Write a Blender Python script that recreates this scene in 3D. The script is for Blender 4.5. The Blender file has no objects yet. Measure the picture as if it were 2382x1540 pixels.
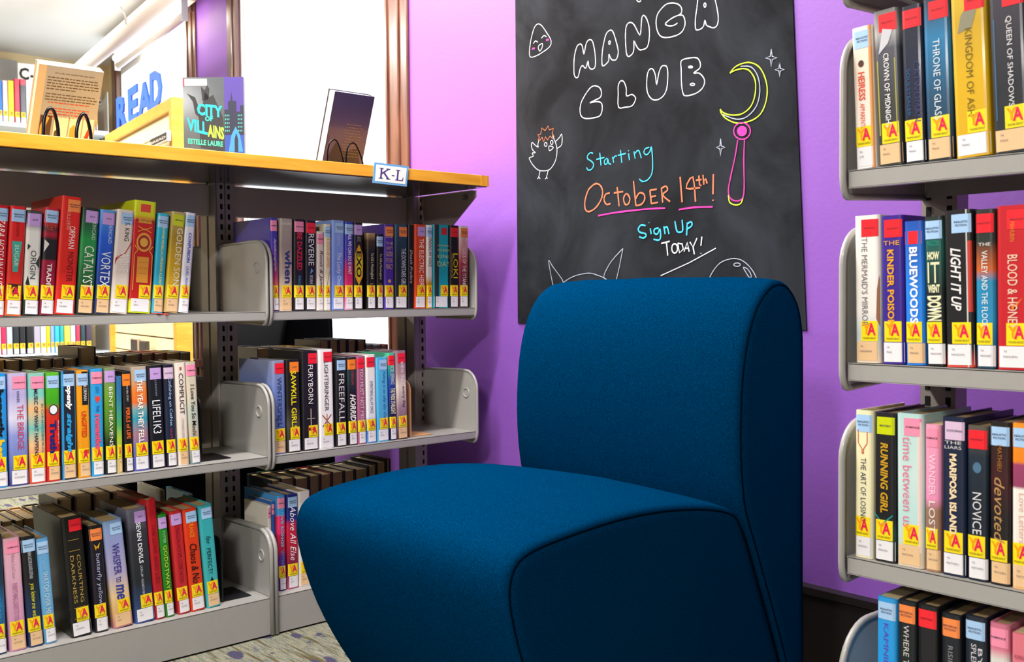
import bpy, bmesh, math, random
from mathutils import Vector, Matrix
random.seed(7)
S = bpy.context.scene
COL = S.collection

# ------------------------------------------------------------------ camera
F_PX = 2383.25; YAW = -0.844821; PITCH = -0.036208; ROLL = -0.008356; CAMH = 0.8
cy, sy, cp, sp = math.cos(YAW), math.sin(YAW), math.cos(PITCH), math.sin(PITCH)
FWD = Vector((sy*cp, cy*cp, sp)); RGT0 = Vector((cy, -sy, 0)); UP0 = RGT0.cross(FWD)
RGT = RGT0*math.cos(ROLL) + UP0*math.sin(ROLL); UPV = -RGT0*math.sin(ROLL) + UP0*math.cos(ROLL)
CAM = Vector((0, 0, CAMH))
cam_data = bpy.data.cameras.new('camera'); cam = bpy.data.objects.new('camera', cam_data); COL.objects.link(cam)
m = Matrix.Identity(4)
for i, v in enumerate((RGT, UPV, -FWD)):
    for j in range(3): m[j][i] = v[j]
m.translation = CAM; cam.matrix_world = m
cam_data.sensor_width = 36; cam_data.sensor_fit = 'HORIZONTAL'; cam_data.lens = 36*F_PX/2382; cam_data.clip_start = .05
cam_data.dof.use_dof = True; cam_data.dof.focus_distance = 2.15; cam_data.dof.aperture_fstop = 9
S.camera = cam

# ------------------------------------------------------------------ world, lights, exposure
w = bpy.data.worlds.new('sky'); S.world = w; w.use_nodes = True
w.node_tree.nodes['Background'].inputs[0].default_value = (.86, .93, 1, 1)
w.node_tree.nodes['Background'].inputs[1].default_value = 3.2
S.view_settings.view_transform = 'Standard'; S.view_settings.look = 'None'
S.view_settings.gamma = 1; S.view_settings.use_curve_mapping = False
S.view_settings.exposure = 0.38
S.render.film_transparent = False
def area(name, loc, sx, sy_, power, rot=(0, 0, 0), col=(1, .965, .93)):
    d = bpy.data.lights.new(name, 'AREA'); d.shape = 'RECTANGLE'; d.size = sx; d.size_y = sy_; d.energy = power; d.color = col
    o = bpy.data.objects.new(name, d); o.location = loc; o.rotation_euler = rot; COL.objects.link(o); return o
area('ceiling_strip_light', (-1.72, 0.75, 2.17), .12, 1.2, 46)
area('ceiling_strip_light', (-3.05, 1.1, 2.17), .12, 1.2, 50)
area('ceiling_strip_light', (-2.3, 1.55, 2.17), .9, .1, 11)
area('ceiling_strip_light', (-4.9, 0.6, 2.17), .14, 1.2, 60)
area('ceiling_fill', (-4.9, 0.6, 1.95), 0.14, 1.2, 17, rot=(math.pi, 0, 0))  # added unseen fill, aimed up to brighten the ceiling
area('ceiling_strip_light', (-0.1, -0.97, 2.17), .12, .6, 72)
area('ceiling_strip_light', (-0.2, -2.9, 2.1), .6, .12, 20, rot=(math.radians(60), 0, 0))

# ------------------------------------------------------------------ picture geometry helpers (real planes, real sizes)
def ray(u, v):
    return RGT*((u-1191)/F_PX) - UPV*((v-770)/F_PX) + FWD
def at(u, v, ax, d):
    r = ray(u, v); t = (d-CAM[ax])/r[ax]; return CAM + r*t
def at_plane(u, v, p0, n):
    r = ray(u, v); t = (Vector(p0)-CAM).dot(n)/r.dot(n); return CAM + r*t
def proj(X):
    d = Vector(X)-CAM; z = d.dot(FWD); return 1191+F_PX*d.dot(RGT)/z, 770-F_PX*d.dot(UPV)/z
def base_at(u, ax, d, z):          # point of the plane at height z that is seen in column u
    v = 770
    for _ in range(8):
        X = at(u, v, ax, d); X.z = z; v = proj(X)[1]
    return at(u, v, ax, d)

# ------------------------------------------------------------------ materials
def lin(c):
    if isinstance(c, str):
        c = c.lstrip('#'); c = [int(c[i:i+2], 16)/255 for i in (0, 2, 4)]
    return tuple((x/12.92 if x <= .04045 else ((x+.055)/1.055)**2.4) for x in c)+(1,)
MC = {}
def mat(hexc, rough=.5, metal=0, coat=0, emit=0, spec=.5, key=None, noise=0, nscale=30, bump=0, bscale=200):
    k = (hexc, rough, metal, coat, emit, spec, noise, nscale, bump, bscale)
    if k in MC: return MC[k]
    mt = bpy.data.materials.new('m_'+str(hexc)); mt.use_nodes = True
    nt = mt.node_tree; b = nt.nodes['Principled BSDF']
    b.inputs['Base Color'].default_value = lin(hexc); b.inputs['Roughness'].default_value = rough
    b.inputs['Metallic'].default_value = metal; b.inputs['Coat Weight'].default_value = coat; b.inputs['Coat Roughness'].default_value = .12
    b.inputs['Specular IOR Level'].default_value = spec
    if emit:
        b.inputs['Emission Color'].default_value = lin(hexc); b.inputs['Emission Strength'].default_value = emit
    if noise or bump:
        tc = nt.nodes.new('ShaderNodeTexCoord'); n = nt.nodes.new('ShaderNodeTexNoise'); n.inputs['Scale'].default_value = nscale
        nt.links.new(tc.outputs['Object'], n.inputs['Vector'])
        if noise:
            mx = nt.nodes.new('ShaderNodeMix'); mx.data_type = 'RGBA'
            c = lin(hexc); mx.inputs[6].default_value = tuple(x*(1-noise) for x in c[:3])+(1,); mx.inputs[7].default_value = tuple(min(1, x*(1+noise)) for x in c[:3])+(1,)
            nt.links.new(n.outputs['Fac'], mx.inputs[0]); nt.links.new(mx.outputs[2], b.inputs['Base Color'])
        if bump:
            n2 = nt.nodes.new('ShaderNodeTexNoise'); n2.inputs['Scale'].default_value = bscale; nt.links.new(tc.outputs['Object'], n2.inputs['Vector'])
            bp = nt.nodes.new('ShaderNodeBump'); bp.inputs['Strength'].default_value = bump; bp.inputs['Distance'].default_value = .002
            nt.links.new(n2.outputs['Fac'], bp.inputs['Height']); nt.links.new(bp.outputs['Normal'], b.inputs['Normal'])
    MC[k] = mt; return mt
def ramp_mat(stops, h, rough=.42, coat=.18, noise=.0, nscale=25):
    """colours up the height of a book cover: stops = [(fraction from the bottom, hex), ...]"""
    k = ('ramp', tuple(stops), round(h, 3), noise, nscale)
    if k in MC: return MC[k]
    mt = bpy.data.materials.new('m_cover'); mt.use_nodes = True; nt = mt.node_tree; b = nt.nodes['Principled BSDF']
    b.inputs['Roughness'].default_value = rough; b.inputs['Coat Weight'].default_value = coat; b.inputs['Coat Roughness'].default_value = .1
    tc = nt.nodes.new('ShaderNodeTexCoord'); sx = nt.nodes.new('ShaderNodeSeparateXYZ'); nt.links.new(tc.outputs['Object'], sx.inputs[0])
    ma = nt.nodes.new('ShaderNodeMath'); ma.operation = 'DIVIDE'; ma.inputs[1].default_value = h; nt.links.new(sx.outputs['Z'], ma.inputs[0])
    src = ma.outputs[0]
    if noise:
        n = nt.nodes.new('ShaderNodeTexNoise'); n.inputs['Scale'].default_value = nscale; nt.links.new(tc.outputs['Object'], n.inputs['Vector'])
        a2 = nt.nodes.new('ShaderNodeMath'); a2.operation = 'MULTIPLY_ADD'; a2.inputs[1].default_value = noise; nt.links.new(n.outputs['Fac'], a2.inputs[0]); 
        s2 = nt.nodes.new('ShaderNodeMath'); s2.operation = 'SUBTRACT'; s2.inputs[1].default_value = noise*.5
        nt.links.new(src, a2.inputs[2]); nt.links.new(a2.outputs[0], s2.inputs[0]); src = s2.outputs[0]
    cr = nt.nodes.new('ShaderNodeValToRGB'); nt.links.new(src, cr.inputs[0]); e = cr.color_ramp.elements
    while len(e) < len(stops): e.new(.5)
    for el, (p, c) in zip(e, stops): el.position = max(0, min(1, p))
    for i, (p, c) in enumerate(stops): e[i].position = p; e[i].color = lin(c)
    nt.links.new(cr.outputs[0], b.inputs['Base Color']); MC[k] = mt; return mt
def nodes_mat(name, fn):
    mt = bpy.data.materials.new(name); mt.use_nodes = True; nt = mt.node_tree; fn(nt, nt.nodes['Principled BSDF'], nt.nodes.new, nt.links.new); return mt

def wood_fn(c1, c2, rough, axis=1, sc=6):
    def f(nt, b, N, L):
        tc = N('ShaderNodeTexCoord'); mp = N('ShaderNodeMapping'); mp.inputs['Scale'].default_value = [1 if i == axis else 9 for i in range(3)]
        L(tc.outputs['Object'], mp.inputs[0]); n = N('ShaderNodeTexNoise'); n.inputs['Scale'].default_value = sc; n.inputs['Detail'].default_value = 6; n.inputs['Distortion'].default_value = .7
        L(mp.outputs[0], n.inputs['Vector']); cr = N('ShaderNodeValToRGB'); cr.color_ramp.elements[0].position = .3; cr.color_ramp.elements[1].position = .72
        cr.color_ramp.elements[0].color = lin(c1); cr.color_ramp.elements[1].color = lin(c2); L(n.outputs['Fac'], cr.inputs[0]); L(cr.outputs[0], b.inputs['Base Color'])
        b.inputs['Roughness'].default_value = rough; b.inputs['Coat Weight'].default_value = .3; b.inputs['Coat Roughness'].default_value = .2
    return f
M_WOOD = nodes_mat('maple', wood_fn('#e09420', '#f2b03c', .4))
M_WOODX = nodes_mat('maple_end', wood_fn('#d98a20', '#f0a83a', .45, axis=2))
M_DARKWOOD = nodes_mat('window_wood', wood_fn('#4a2a20', '#7d5340', .35, axis=2, sc=4))
M_LIGHTWOOD = nodes_mat('worn_wood', wood_fn('#9a6648', '#c58f6a', .4, axis=2, sc=4))
M_STEEL = mat('#a09e9a', .42, 0, .25, noise=.04, nscale=60, bump=.05, bscale=900)
M_STEELD = mat('#a09892', .42, 0, .2, noise=.05, nscale=50)
M_RAIL_LIT = mat('#c2bab2', .5)  # same steel, with extra light under the top put into its colour
M_DARK = mat('#101014', .5)
M_BLACK = mat('#0b0b0d', .28, 0, .4)
M_PAGES = mat('#a98f62', .85, noise=.12, nscale=120)
M_PAGES2 = mat('#cdb98c', .85, noise=.1, nscale=120)
M_WHITE = mat('#f4f2ee', .5)
def wall_fn(c, chips):
    def f(nt, b, N, L):
        tc = N('ShaderNodeTexCoord'); n = N('ShaderNodeTexNoise'); n.inputs['Scale'].default_value = 3; L(tc.outputs['Object'], n.inputs['Vector'])
        mx = N('ShaderNodeMix'); mx.data_type = 'RGBA'; c_ = lin(c)
        mx.inputs[6].default_value = tuple(x*.93 for x in c_[:3])+(1,); mx.inputs[7].default_value = tuple(x*1.05 for x in c_[:3])+(1,)
        L(n.outputs['Fac'], mx.inputs[0]); out = mx.outputs[2]
        if chips:
            v = N('ShaderNodeTexVoronoi'); v.inputs['Scale'].default_value = 5.5; L(tc.outputs['Object'], v.inputs['Vector'])
            lt = N('ShaderNodeMath'); lt.operation = 'LESS_THAN'; lt.inputs[1].default_value = .022; L(v.outputs['Distance'], lt.inputs[0])
            m2 = N('ShaderNodeMix'); m2.data_type = 'RGBA'; m2.inputs[7].default_value = lin('#f2e8f4'); L(lt.outputs[0], m2.inputs[0]); L(out, m2.inputs[6]); out = m2.outputs[2]
        L(out, b.inputs['Base Color']); b.inputs['Roughness'].default_value = .55
        n2 = N('ShaderNodeTexNoise'); n2.inputs['Scale'].default_value = 90; L(tc.outputs['Object'], n2.inputs['Vector'])
        bp = N('ShaderNodeBump'); bp.inputs['Strength'].default_value = .12; bp.inputs['Distance'].default_value = .003; L(n2.outputs['Fac'], bp.inputs['Height']); L(bp.outputs[0], b.inputs['Normal'])
    return f
M_PURPLE = nodes_mat('purple_paint', wall_fn('#8852b4', True))
M_CREAM = nodes_mat('cream_paint', wall_fn('#d8c294', False))
M_TAUPE = nodes_mat('taupe_paint', wall_fn('#5c544c', False))
M_CEIL = nodes_mat('ceiling_paint', wall_fn('#d9d8d4', False))
def carpet_fn(nt, b, N, L):
    tc = N('ShaderNodeTexCoord')
    mp = N('ShaderNodeMapping'); mp.inputs['Rotation'].default_value = (0, 0, math.radians(-4)); mp.inputs['Scale'].default_value = (2.2, 30, 1); L(tc.outputs['Object'], mp.inputs[0])
    n = N('ShaderNodeTexNoise'); n.inputs['Scale'].default_value = 2.4; n.inputs['Detail'].default_value = 3; n.inputs['Roughness'].default_value = .6; L(mp.outputs[0], n.inputs['Vector'])
    cr = N('ShaderNodeValToRGB'); e = cr.color_ramp.elements; e[0].position = .3; e[0].color = lin('#5c5a48'); e[1].position = .72; e[1].color = lin('#b8b6a6')
    for p, c in ((.4, '#7a6e50'), (.46, '#8a9284'), (.52, '#aca68a'), (.58, '#767f78'), (.64, '#b2ac98')): x = e.new(p); x.color = lin(c)
    L(n.outputs['Fac'], cr.inputs[0])
    mp2 = N('ShaderNodeMapping'); mp2.inputs['Scale'].default_value = (1, 2.4, 1); mp2.inputs['Rotation'].default_value = (0, 0, math.radians(-6)); L(tc.outputs['Object'], mp2.inputs[0])
    v = N('ShaderNodeTexVoronoi'); v.inputs['Scale'].default_value = 9; v.inputs['Randomness'].default_value = .75; L(mp2.outputs[0], v.inputs['Vector'])
    nn = N('ShaderNodeTexNoise'); nn.inputs['Scale'].default_value = 16; nn.inputs['Detail'].default_value = 5; L(tc.outputs['Object'], nn.inputs['Vector'])
    ad = N('ShaderNodeMath'); ad.operation = 'MULTIPLY_ADD'; ad.inputs[1].default_value = .9; L(nn.outputs['Fac'], ad.inputs[0]); L(v.outputs['Distance'], ad.inputs[2])
    cr2 = N('ShaderNodeValToRGB'); cr2.color_ramp.elements[0].position = .70; cr2.color_ramp.elements[1].position = .76; cr2.color_ramp.elements[0].color = (1, 1, 1, 1); cr2.color_ramp.elements[1].color = (0, 0, 0, 1); L(ad.outputs[0], cr2.inputs[0])
    mx = N('ShaderNodeMix'); mx.data_type = 'RGBA'; mx.inputs[7].default_value = lin('#57536e'); L(cr2.outputs[0], mx.inputs[0]); L(cr.outputs[0], mx.inputs[6])
    n3 = N('ShaderNodeTexNoise'); n3.inputs['Scale'].default_value = 330; L(tc.outputs['Object'], n3.inputs['Vector'])
    cr3 = N('ShaderNodeValToRGB'); cr3.color_ramp.elements[0].position = .3; cr3.color_ramp.elements[1].position = .7; cr3.color_ramp.elements[0].color = (.45, .45, .45, 1); L(n3.outputs['Fac'], cr3.inputs[0])
    m3 = N('ShaderNodeMix'); m3.data_type = 'RGBA'; m3.blend_type = 'MULTIPLY'; m3.inputs[0].default_value = 1; L(mx.outputs[2], m3.inputs[6]); L(cr3.outputs[0], m3.inputs[7])
    L(m3.outputs[2], b.inputs['Base Color']); b.inputs['Roughness'].default_value = .95; b.inputs['Specular IOR Level'].default_value = .1
    bp = N('ShaderNodeBump'); bp.inputs['Strength'].default_value = .7; bp.inputs['Distance'].default_value = .004; L(n3.outputs['Fac'], bp.inputs['Height']); L(bp.outputs[0], b.inputs['Normal'])
M_CARPET = nodes_mat('carpet', carpet_fn)
def board_fn(nt, b, N, L):
    tc = N('ShaderNodeTexCoord'); n = N('ShaderNodeTexNoise'); n.inputs['Scale'].default_value = 3; n.inputs['Detail'].default_value = 9; n.inputs['Roughness'].default_value = .62; n.inputs['Distortion'].default_value = 1.2; L(tc.outputs['Object'], n.inputs['Vector'])
    cr = N('ShaderNodeValToRGB'); cr.color_ramp.elements[0].position = .35; cr.color_ramp.elements[0].color = lin('#17181b'); cr.color_ramp.elements[1].position = .8; cr.color_ramp.elements[1].color = lin('#34383f')
    L(n.outputs['Fac'], cr.inputs[0]); L(cr.outputs[0], b.inputs['Base Color']); b.inputs['Roughness'].default_value = .85; b.inputs['Specular IOR Level'].default_value = .08
M_BOARD = nodes_mat('chalkboard_paint', board_fn)
def fabric_fn(nt, b, N, L):
    tc = N('ShaderNodeTexCoord'); n = N('ShaderNodeTexNoise'); n.inputs['Scale'].default_value = 700; n.inputs['Detail'].default_value = 2; L(tc.outputs['Object'], n.inputs['Vector'])
    cr = N('ShaderNodeValToRGB'); cr.color_ramp.elements[0].position = .25; cr.color_ramp.elements[0].color = lin('#001629'); cr.color_ramp.elements[1].position = .8; cr.color_ramp.elements[1].color = lin('#003d68')
    L(n.outputs['Fac'], cr.inputs[0]); L(cr.outputs[0], b.inputs['Base Color']); b.inputs['Roughness'].default_value = .8; b.inputs['Specular IOR Level'].default_value = 0
    b.inputs['Sheen Weight'].default_value = 0; b.inputs['Sheen Roughness'].default_value = .4; pass
    bp = N('ShaderNodeBump'); bp.inputs['Strength'].default_value = .12; bp.inputs['Distance'].default_value = .001; L(n.outputs['Fac'], bp.inputs['Height']); L(bp.outputs[0], b.inputs['Normal'])
M_FABRIC = nodes_mat('blue_wool', fabric_fn)
M_PIPING = mat('#00101f', .9, spec=0)
def glass_fn(nt, b, N, L):
    o = nt.nodes['Material Output']; t = N('ShaderNodeBsdfTransparent'); g = N('ShaderNodeBsdfGlossy'); g.inputs['Roughness'].default_value = .02
    mx = N('ShaderNodeMixShader'); mx.inputs[0].default_value = .06; L(t.outputs[0], mx.inputs[1]); L(g.outputs[0], mx.inputs[2]); L(mx.outputs[0], o.inputs[0])
M_GLASS = nodes_mat('window_glass', glass_fn)

# ------------------------------------------------------------------ mesh helpers
def link(name, bm, mats, parent=None, smooth=False, kind=None):
    me = bpy.data.meshes.new(name); bm.to_mesh(me); bm.free()
    for x in (mats if isinstance(mats, (list, tuple)) else [mats]): me.materials.append(x)
    if smooth:
        for p in me.polygons: p.use_smooth = True
    return put(name, me, parent, kind)
def put(name, me, parent=None, kind=None):
    o = bpy.data.objects.new(name, me); COL.objects.link(o)
    if parent is not None: o.parent = parent
    if kind: o['kind'] = kind
    return o
def tag(o, label, cat, group=None):
    o['label'] = label; o['category'] = cat
    if group: o['group'] = group
    return o
def empty(name, loc=(0, 0, 0), rz=0):
    o = bpy.data.objects.new(name, None); COL.objects.link(o); o.location = loc; o.rotation_euler = (0, 0, rz); o.empty_display_size = .05; return o
def box(bm, a, b, mi=0, bev=0, M=None):
    x0, y0, z0 = a; x1, y1, z1 = b
    vs = [bm.verts.new(p) for p in ((x0, y0, z0), (x1, y0, z0), (x1, y1, z0), (x0, y1, z0), (x0, y0, z1), (x1, y0, z1), (x1, y1, z1), (x0, y1, z1))]
    fs = [bm.faces.new([vs[i] for i in q]) for q in ((3, 2, 1, 0), (4, 5, 6, 7), (0, 1, 5, 4), (1, 2, 6, 5), (2, 3, 7, 6), (3, 0, 4, 7))]
    for f in fs: f.material_index = mi
    if bev:
        es = set(e for f in fs for e in f.edges)
        r = bmesh.ops.bevel(bm, geom=list(es), offset=bev, segments=2, affect='EDGES', profile=.5)
        vs = list(set(v for f in r['faces'] for v in f.verts) | set(v for v in vs if v.is_valid))
    if M is not None: bmesh.ops.transform(bm, matrix=M, verts=[v for v in vs if v.is_valid])
    return vs
def prism(bm, pts, axis, a, b, mi=0):
    """polygon pts in the two other axes, extruded along axis from a to b"""
    def P(p, t):
        if axis == 0: return (t, p[0], p[1])
        if axis == 1: return (p[0], t, p[1])
        return (p[0], p[1], t)
    A = [bm.verts.new(P(p, a)) for p in pts]; B = [bm.verts.new(P(p, b)) for p in pts]; n = len(pts)
    fs = [bm.faces.new(A), bm.faces.new(B[::-1])]
    for i in range(n): fs.append(bm.faces.new((A[i], B[i], B[(i+1) % n], A[(i+1) % n])))
    for f in fs: f.material_index = mi
    return fs
def tube(bm, pts, r, n=8, closed=False, mi=0):
    pts = [Vector(p) for p in pts]; rings = []; N = len(pts); prev = None
    for i, p in enumerate(pts):
        if closed: t = pts[(i+1) % N]-pts[i-1]
        else: t = pts[min(i+1, N-1)]-pts[max(i-1, 0)]
        t.normalize()
        if prev is None:
            a = t.orthogonal().normalized()
        else:
            a = (prev - t*prev.dot(t)).normalized()
        prev = a; b = t.cross(a)
        rings.append([bm.verts.new(p + (a*math.cos(2*math.pi*k/n) + b*math.sin(2*math.pi*k/n))*r) for k in range(n)])
    for i in range(N if closed else N-1):
        A, B = rings[i], rings[(i+1) % N]
        for k in range(n):
            f = bm.faces.new((A[k], A[(k+1) % n], B[(k+1) % n], B[k])); f.material_index = mi
    if not closed:
        bm.faces.new(rings[0][::-1]).material_index = mi; bm.faces.new(rings[-1]).material_index = mi
def norm(bm): bmesh.ops.recalc_face_normals(bm, faces=bm.faces[:])

TXT = {}
def text_mesh(s, shear=0, bold=0, cond=1.0):
    """flat lettering; returns verts (x along the baseline, y up, tight box) and faces"""
    k = (s, shear, bold)
    if k not in TXT:
        c = bpy.data.curves.new('t', 'FONT'); c.body = s; c.size = 1; c.resolution_u = 2; c.shear = shear; c.offset = bold; c.fill_mode = 'FRONT'
        o = bpy.data.objects.new('t', c); COL.objects.link(o)
        dg = bpy.context.evaluated_depsgraph_get(); me = o.evaluated_get(dg).to_mesh()
        vs = [(v.co.x, v.co.y) for v in me.vertices]; fs = [tuple(p.vertices) for p in me.polygons]
        o.evaluated_get(dg).to_mesh_clear(); bpy.data.objects.remove(o); bpy.data.curves.remove(c)
        if not vs: vs = [(0, 0), (.01, 0), (0, .01)]; fs = [(0, 1, 2)]
        x0 = min(v[0] for v in vs); x1 = max(v[0] for v in vs); y0 = min(v[1] for v in vs); y1 = max(v[1] for v in vs)
        TXT[k] = ([(a-x0, b-y0) for a, b in vs], fs, x1-x0, y1-y0)
    return TXT[k]
def add_text(bm, s, fn, L, H, mi=0, shear=0, bold=0):
    """lay lettering of length L and height H through fn(x,y)->3d"""
    vs, fs, w_, h_ = text_mesh(s, shear, bold)
    V = [bm.verts.new(fn(a/w_*L, b/h_*H)) for a, b in vs]
    for f in fs:
        try: bm.faces.new([V[i] for i in f]).material_index = mi
        except ValueError: pass
def aspect(s, shear=0, bold=0):
    t = text_mesh(s, shear, bold); return t[2]/max(t[3], 1e-6)

# ------------------------------------------------------------------ books
GEN = {'rf': ('#a6cbf0', 'REALISTIC\nFICTION'), 'ro': ('#f38fae', 'ROMANCE'), 'sf': ('#c39ddc', 'SCI-FI'), 'fa': ('#f0202e', 'FANTASY'),
       'hf': ('#f58a45', 'HISTORICAL\nFICTION'), 'sc': ('#f5821a', 'SCARY'), 'my': ('#c8d400', 'MYSTERY'), 'dy': ('#d9bcd8', 'DYSTOPIAN')}
M_INK = mat('#2a2d48', .6); M_INKL = mat('#6e6670', .6)
M_LW = mat('#e9e7ea', .4, coat=.4); M_LT = mat('#e6bf90', .4, coat=.4)
M_YY = mat('#f7dc10', .4, coat=.4); M_YO = mat('#f59a08', .4); M_YA = mat('#e2184e', .4); M_YM = mat('#d0107c', .4); M_YG = mat('#5a5a08', .5)
def edge_y(x, w_):           # the spine: flat in the middle, rounded towards the boards
    r = min(.006, w_*.28); a = abs(x) - (w_/2-r)
    return -.0 if a <= 0 else r - math.sqrt(max(r*r-a*a, 0))
MESH = {}
def strip(bm, x0, x1, z0, z1, w_, off, mi=0, n=8):
    xs = [x0+(x1-x0)*i/n for i in range(n+1)]
    a = [bm.verts.new((x, edge_y(x, w_)-off, z0)) for x in xs]; b = [bm.verts.new((x, edge_y(x, w_)-off, z1)) for x in xs]
    for i in range(n): bm.faces.new((a[i], a[i+1], b[i+1], b[i])).material_index = mi
def cover_mesh(w_, h_, d_, paper):
    bm = bmesh.new(); t = .0008 if paper else .0026; hw = w_/2
    xs = [-hw + w_*(i/14) for i in range(15)]
    # denser at the rounded corners
    r = min(.006, w_*.28); xs = [-hw, -hw+r*.05, -hw+r*.2, -hw+r*.5, -hw+r] + [hw-r, hw-r*.5, hw-r*.2, hw-r*.05, hw]
    out = [(-hw, d_)] + [(x, edge_y(x, w_)) for x in xs] + [(hw, d_)]
    inn = [(hw-t, d_), (hw-t, r+.001), (-hw+t, r+.001), (-hw+t, d_)]
    O0 = [bm.verts.new((x, y, 0)) for x, y in out]; O1 = [bm.verts.new((x, y, h_)) for x, y in out]
    I0 = [bm.verts.new((x, y, 0)) for x, y in inn]; I1 = [bm.verts.new((x, y, h_)) for x, y in inn]
    for i in range(len(out)-1): bm.faces.new((O0[i], O0[i+1], O1[i+1], O1[i]))
    for i in range(3): bm.faces.new((I0[i], I0[i+1], I1[i+1], I1[i]))
    bm.faces.new(O1 + I1); bm.faces.new((O0 + I0)[::-1])
    bm.faces.new((O0[-1], I0[0], I1[0], O1[-1])); bm.faces.new((I0[-1], O0[0], O1[0], I1[-1]))
    return bm
def sticker_mesh(kind, w_, h_, sw):
    k = (kind, round(w_, 4), round(h_, 4), round(sw, 4))
    if k in MESH: return MESH[k]
    bm = bmesh.new(); o1, o2 = .0004, .0008
    if kind == 'ya':
        x1 = w_/2-.0035; x0 = max(x1-.0255, -w_/2+.001); z0, z1 = .0315, .0605; W = x1-x0
        strip(bm, x0, x1, z0, z1, w_, o1, 0)
        def f(ox, oz): return lambda a, b: (x0+ox+a, edge_y(x0+ox+a, w_)-o2, z0+oz+b)
        add_text(bm, 'Y', f(W*.08, .010), W*.5, .016, 1, bold=.03)
        add_text(bm, 'A', lambda a, b: (x0+W*.39+a, edge_y(x0+W*.39+a, w_)-o2-.0003, z0+.0085+b), W*.5, .0175, 2, bold=.03)
        add_text(bm, 'YOUNG ADULT', f(W*.1, .003), W*.8, .0028, 4, bold=.02)
        mats = [M_YY, M_YO, M_YA, M_YM, M_YG]
    elif kind in ('w', 't'):
        x0, x1 = -w_/2+.0035, w_/2-.0006; strip(bm, x0, x1, .003, .0305, w_, o1, 0)
        W = x1-x0
        if sw: add_text(bm, 'YA', lambda a, b: (x0+W*.15+a, edge_y(x0+W*.15+a, w_)-o2, .0225+b), .0045, .0028, 1); 
        mats = [M_LW if kind == 'w' else M_LT, M_INKL]
    else:
        c, s = GEN[kind]; gw = min(.026, w_-.002); x1 = w_/2-.0015; x0 = x1-gw; z1 = h_-.006; z0 = z1-.025
        strip(bm, x0, x1, z0, z1, w_, o1, 0); ls = s.split('\n'); W = x1-x0
        for i, t in enumerate(ls):
            hh = .0028; LL = min(W*.8, aspect(t)*hh*1.05)
            zz = (z0+z1)/2 + (len(ls)-1)*.0022 - i*.0046 - hh/2
            add_text(bm, t, lambda a, b: (x0+(W-LL)/2+a, edge_y(x0+(W-LL)/2+a, w_)-o2, zz+b), LL, hh, 1, bold=.02)
        mats = [mat(c, .4, coat=.4), M_INK if kind != 'fa' else mat('#6a1020', .6)]
    me = bpy.data.meshes.new('sticker'); bm.to_mesh(me); bm.free()
    for x in mats: me.materials.append(x)
    MESH[k] = me; return me
def text_part(book, name, s, color, w_, z0, z1, xc=.0, hf=.6, shear=0, bold=0, horiz=False, wide=1):
    bm = bmesh.new(); o = .0007; H = w_*hf
    if horiz:
        L = min(w_*.86, w_-2*min(.006, w_*.28)+.002); hh = z1-z0; xa = xc*w_-L/2
        add_text(bm, s, lambda a, b: (xa+a, edge_y(xa+a, w_)-o, z0+b), L, hh, 0, shear, bold)
    else:
        L = z1-z0; x0 = xc*w_-H/2
        add_text(bm, s, lambda a, b: (x0+b, edge_y(x0+b, w_)-o, z1-a), L, H, 0, shear, bold)
    return link(name, bm, mat(color, .4, coat=.3), book)
def art_part(book, arts, w_, h_):
    bm = bmesh.new(); mats = []
    for i, a in enumerate(arts):
        c = a[-1]; mt = mat(c, .4, coat=.4)
        if mt not in mats: mats.append(mt)
        mi = mats.index(mt); o = .0003 + .00012*i
        if a[0] == 'r': strip(bm, a[1]*w_, a[2]*w_, a[3]*h_, a[4]*h_, w_, o, mi, 4)
        elif a[0] == 'e':
            cx, cz, rx, rz = a[1]*w_, a[2]*h_, a[3]*w_, a[4]*h_
            bm.faces.new([bm.verts.new((cx+rx*math.cos(t*math.pi/10), -o, cz+rz*math.sin(t*math.pi/10))) for t in range(20)]).material_index = mi
        elif a[0] == 'p':
            bm.faces.new([bm.verts.new((x*w_, -o, z*h_)) for x, z in a[1]]).material_index = mi
        elif a[0] == 'l':
            P = [(x*w_, z*h_) for x, z in a[1]]; t = a[2]*w_/2
            for (xa, za), (xb, zb) in zip(P, P[1:]):
                dx, dz = xb-xa, zb-za; L = math.hypot(dx, dz) or 1; nx, nz = -dz/L*t, dx/L*t
                bm.faces.new([bm.verts.new(q) for q in ((xa+nx, -o, za+nz), (xa-nx, -o, za-nz), (xb-nx, -o, zb-nz), (xb+nx, -o, zb+nz))]).material_index = mi
    return link('spine_art', bm, mats, book)
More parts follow.
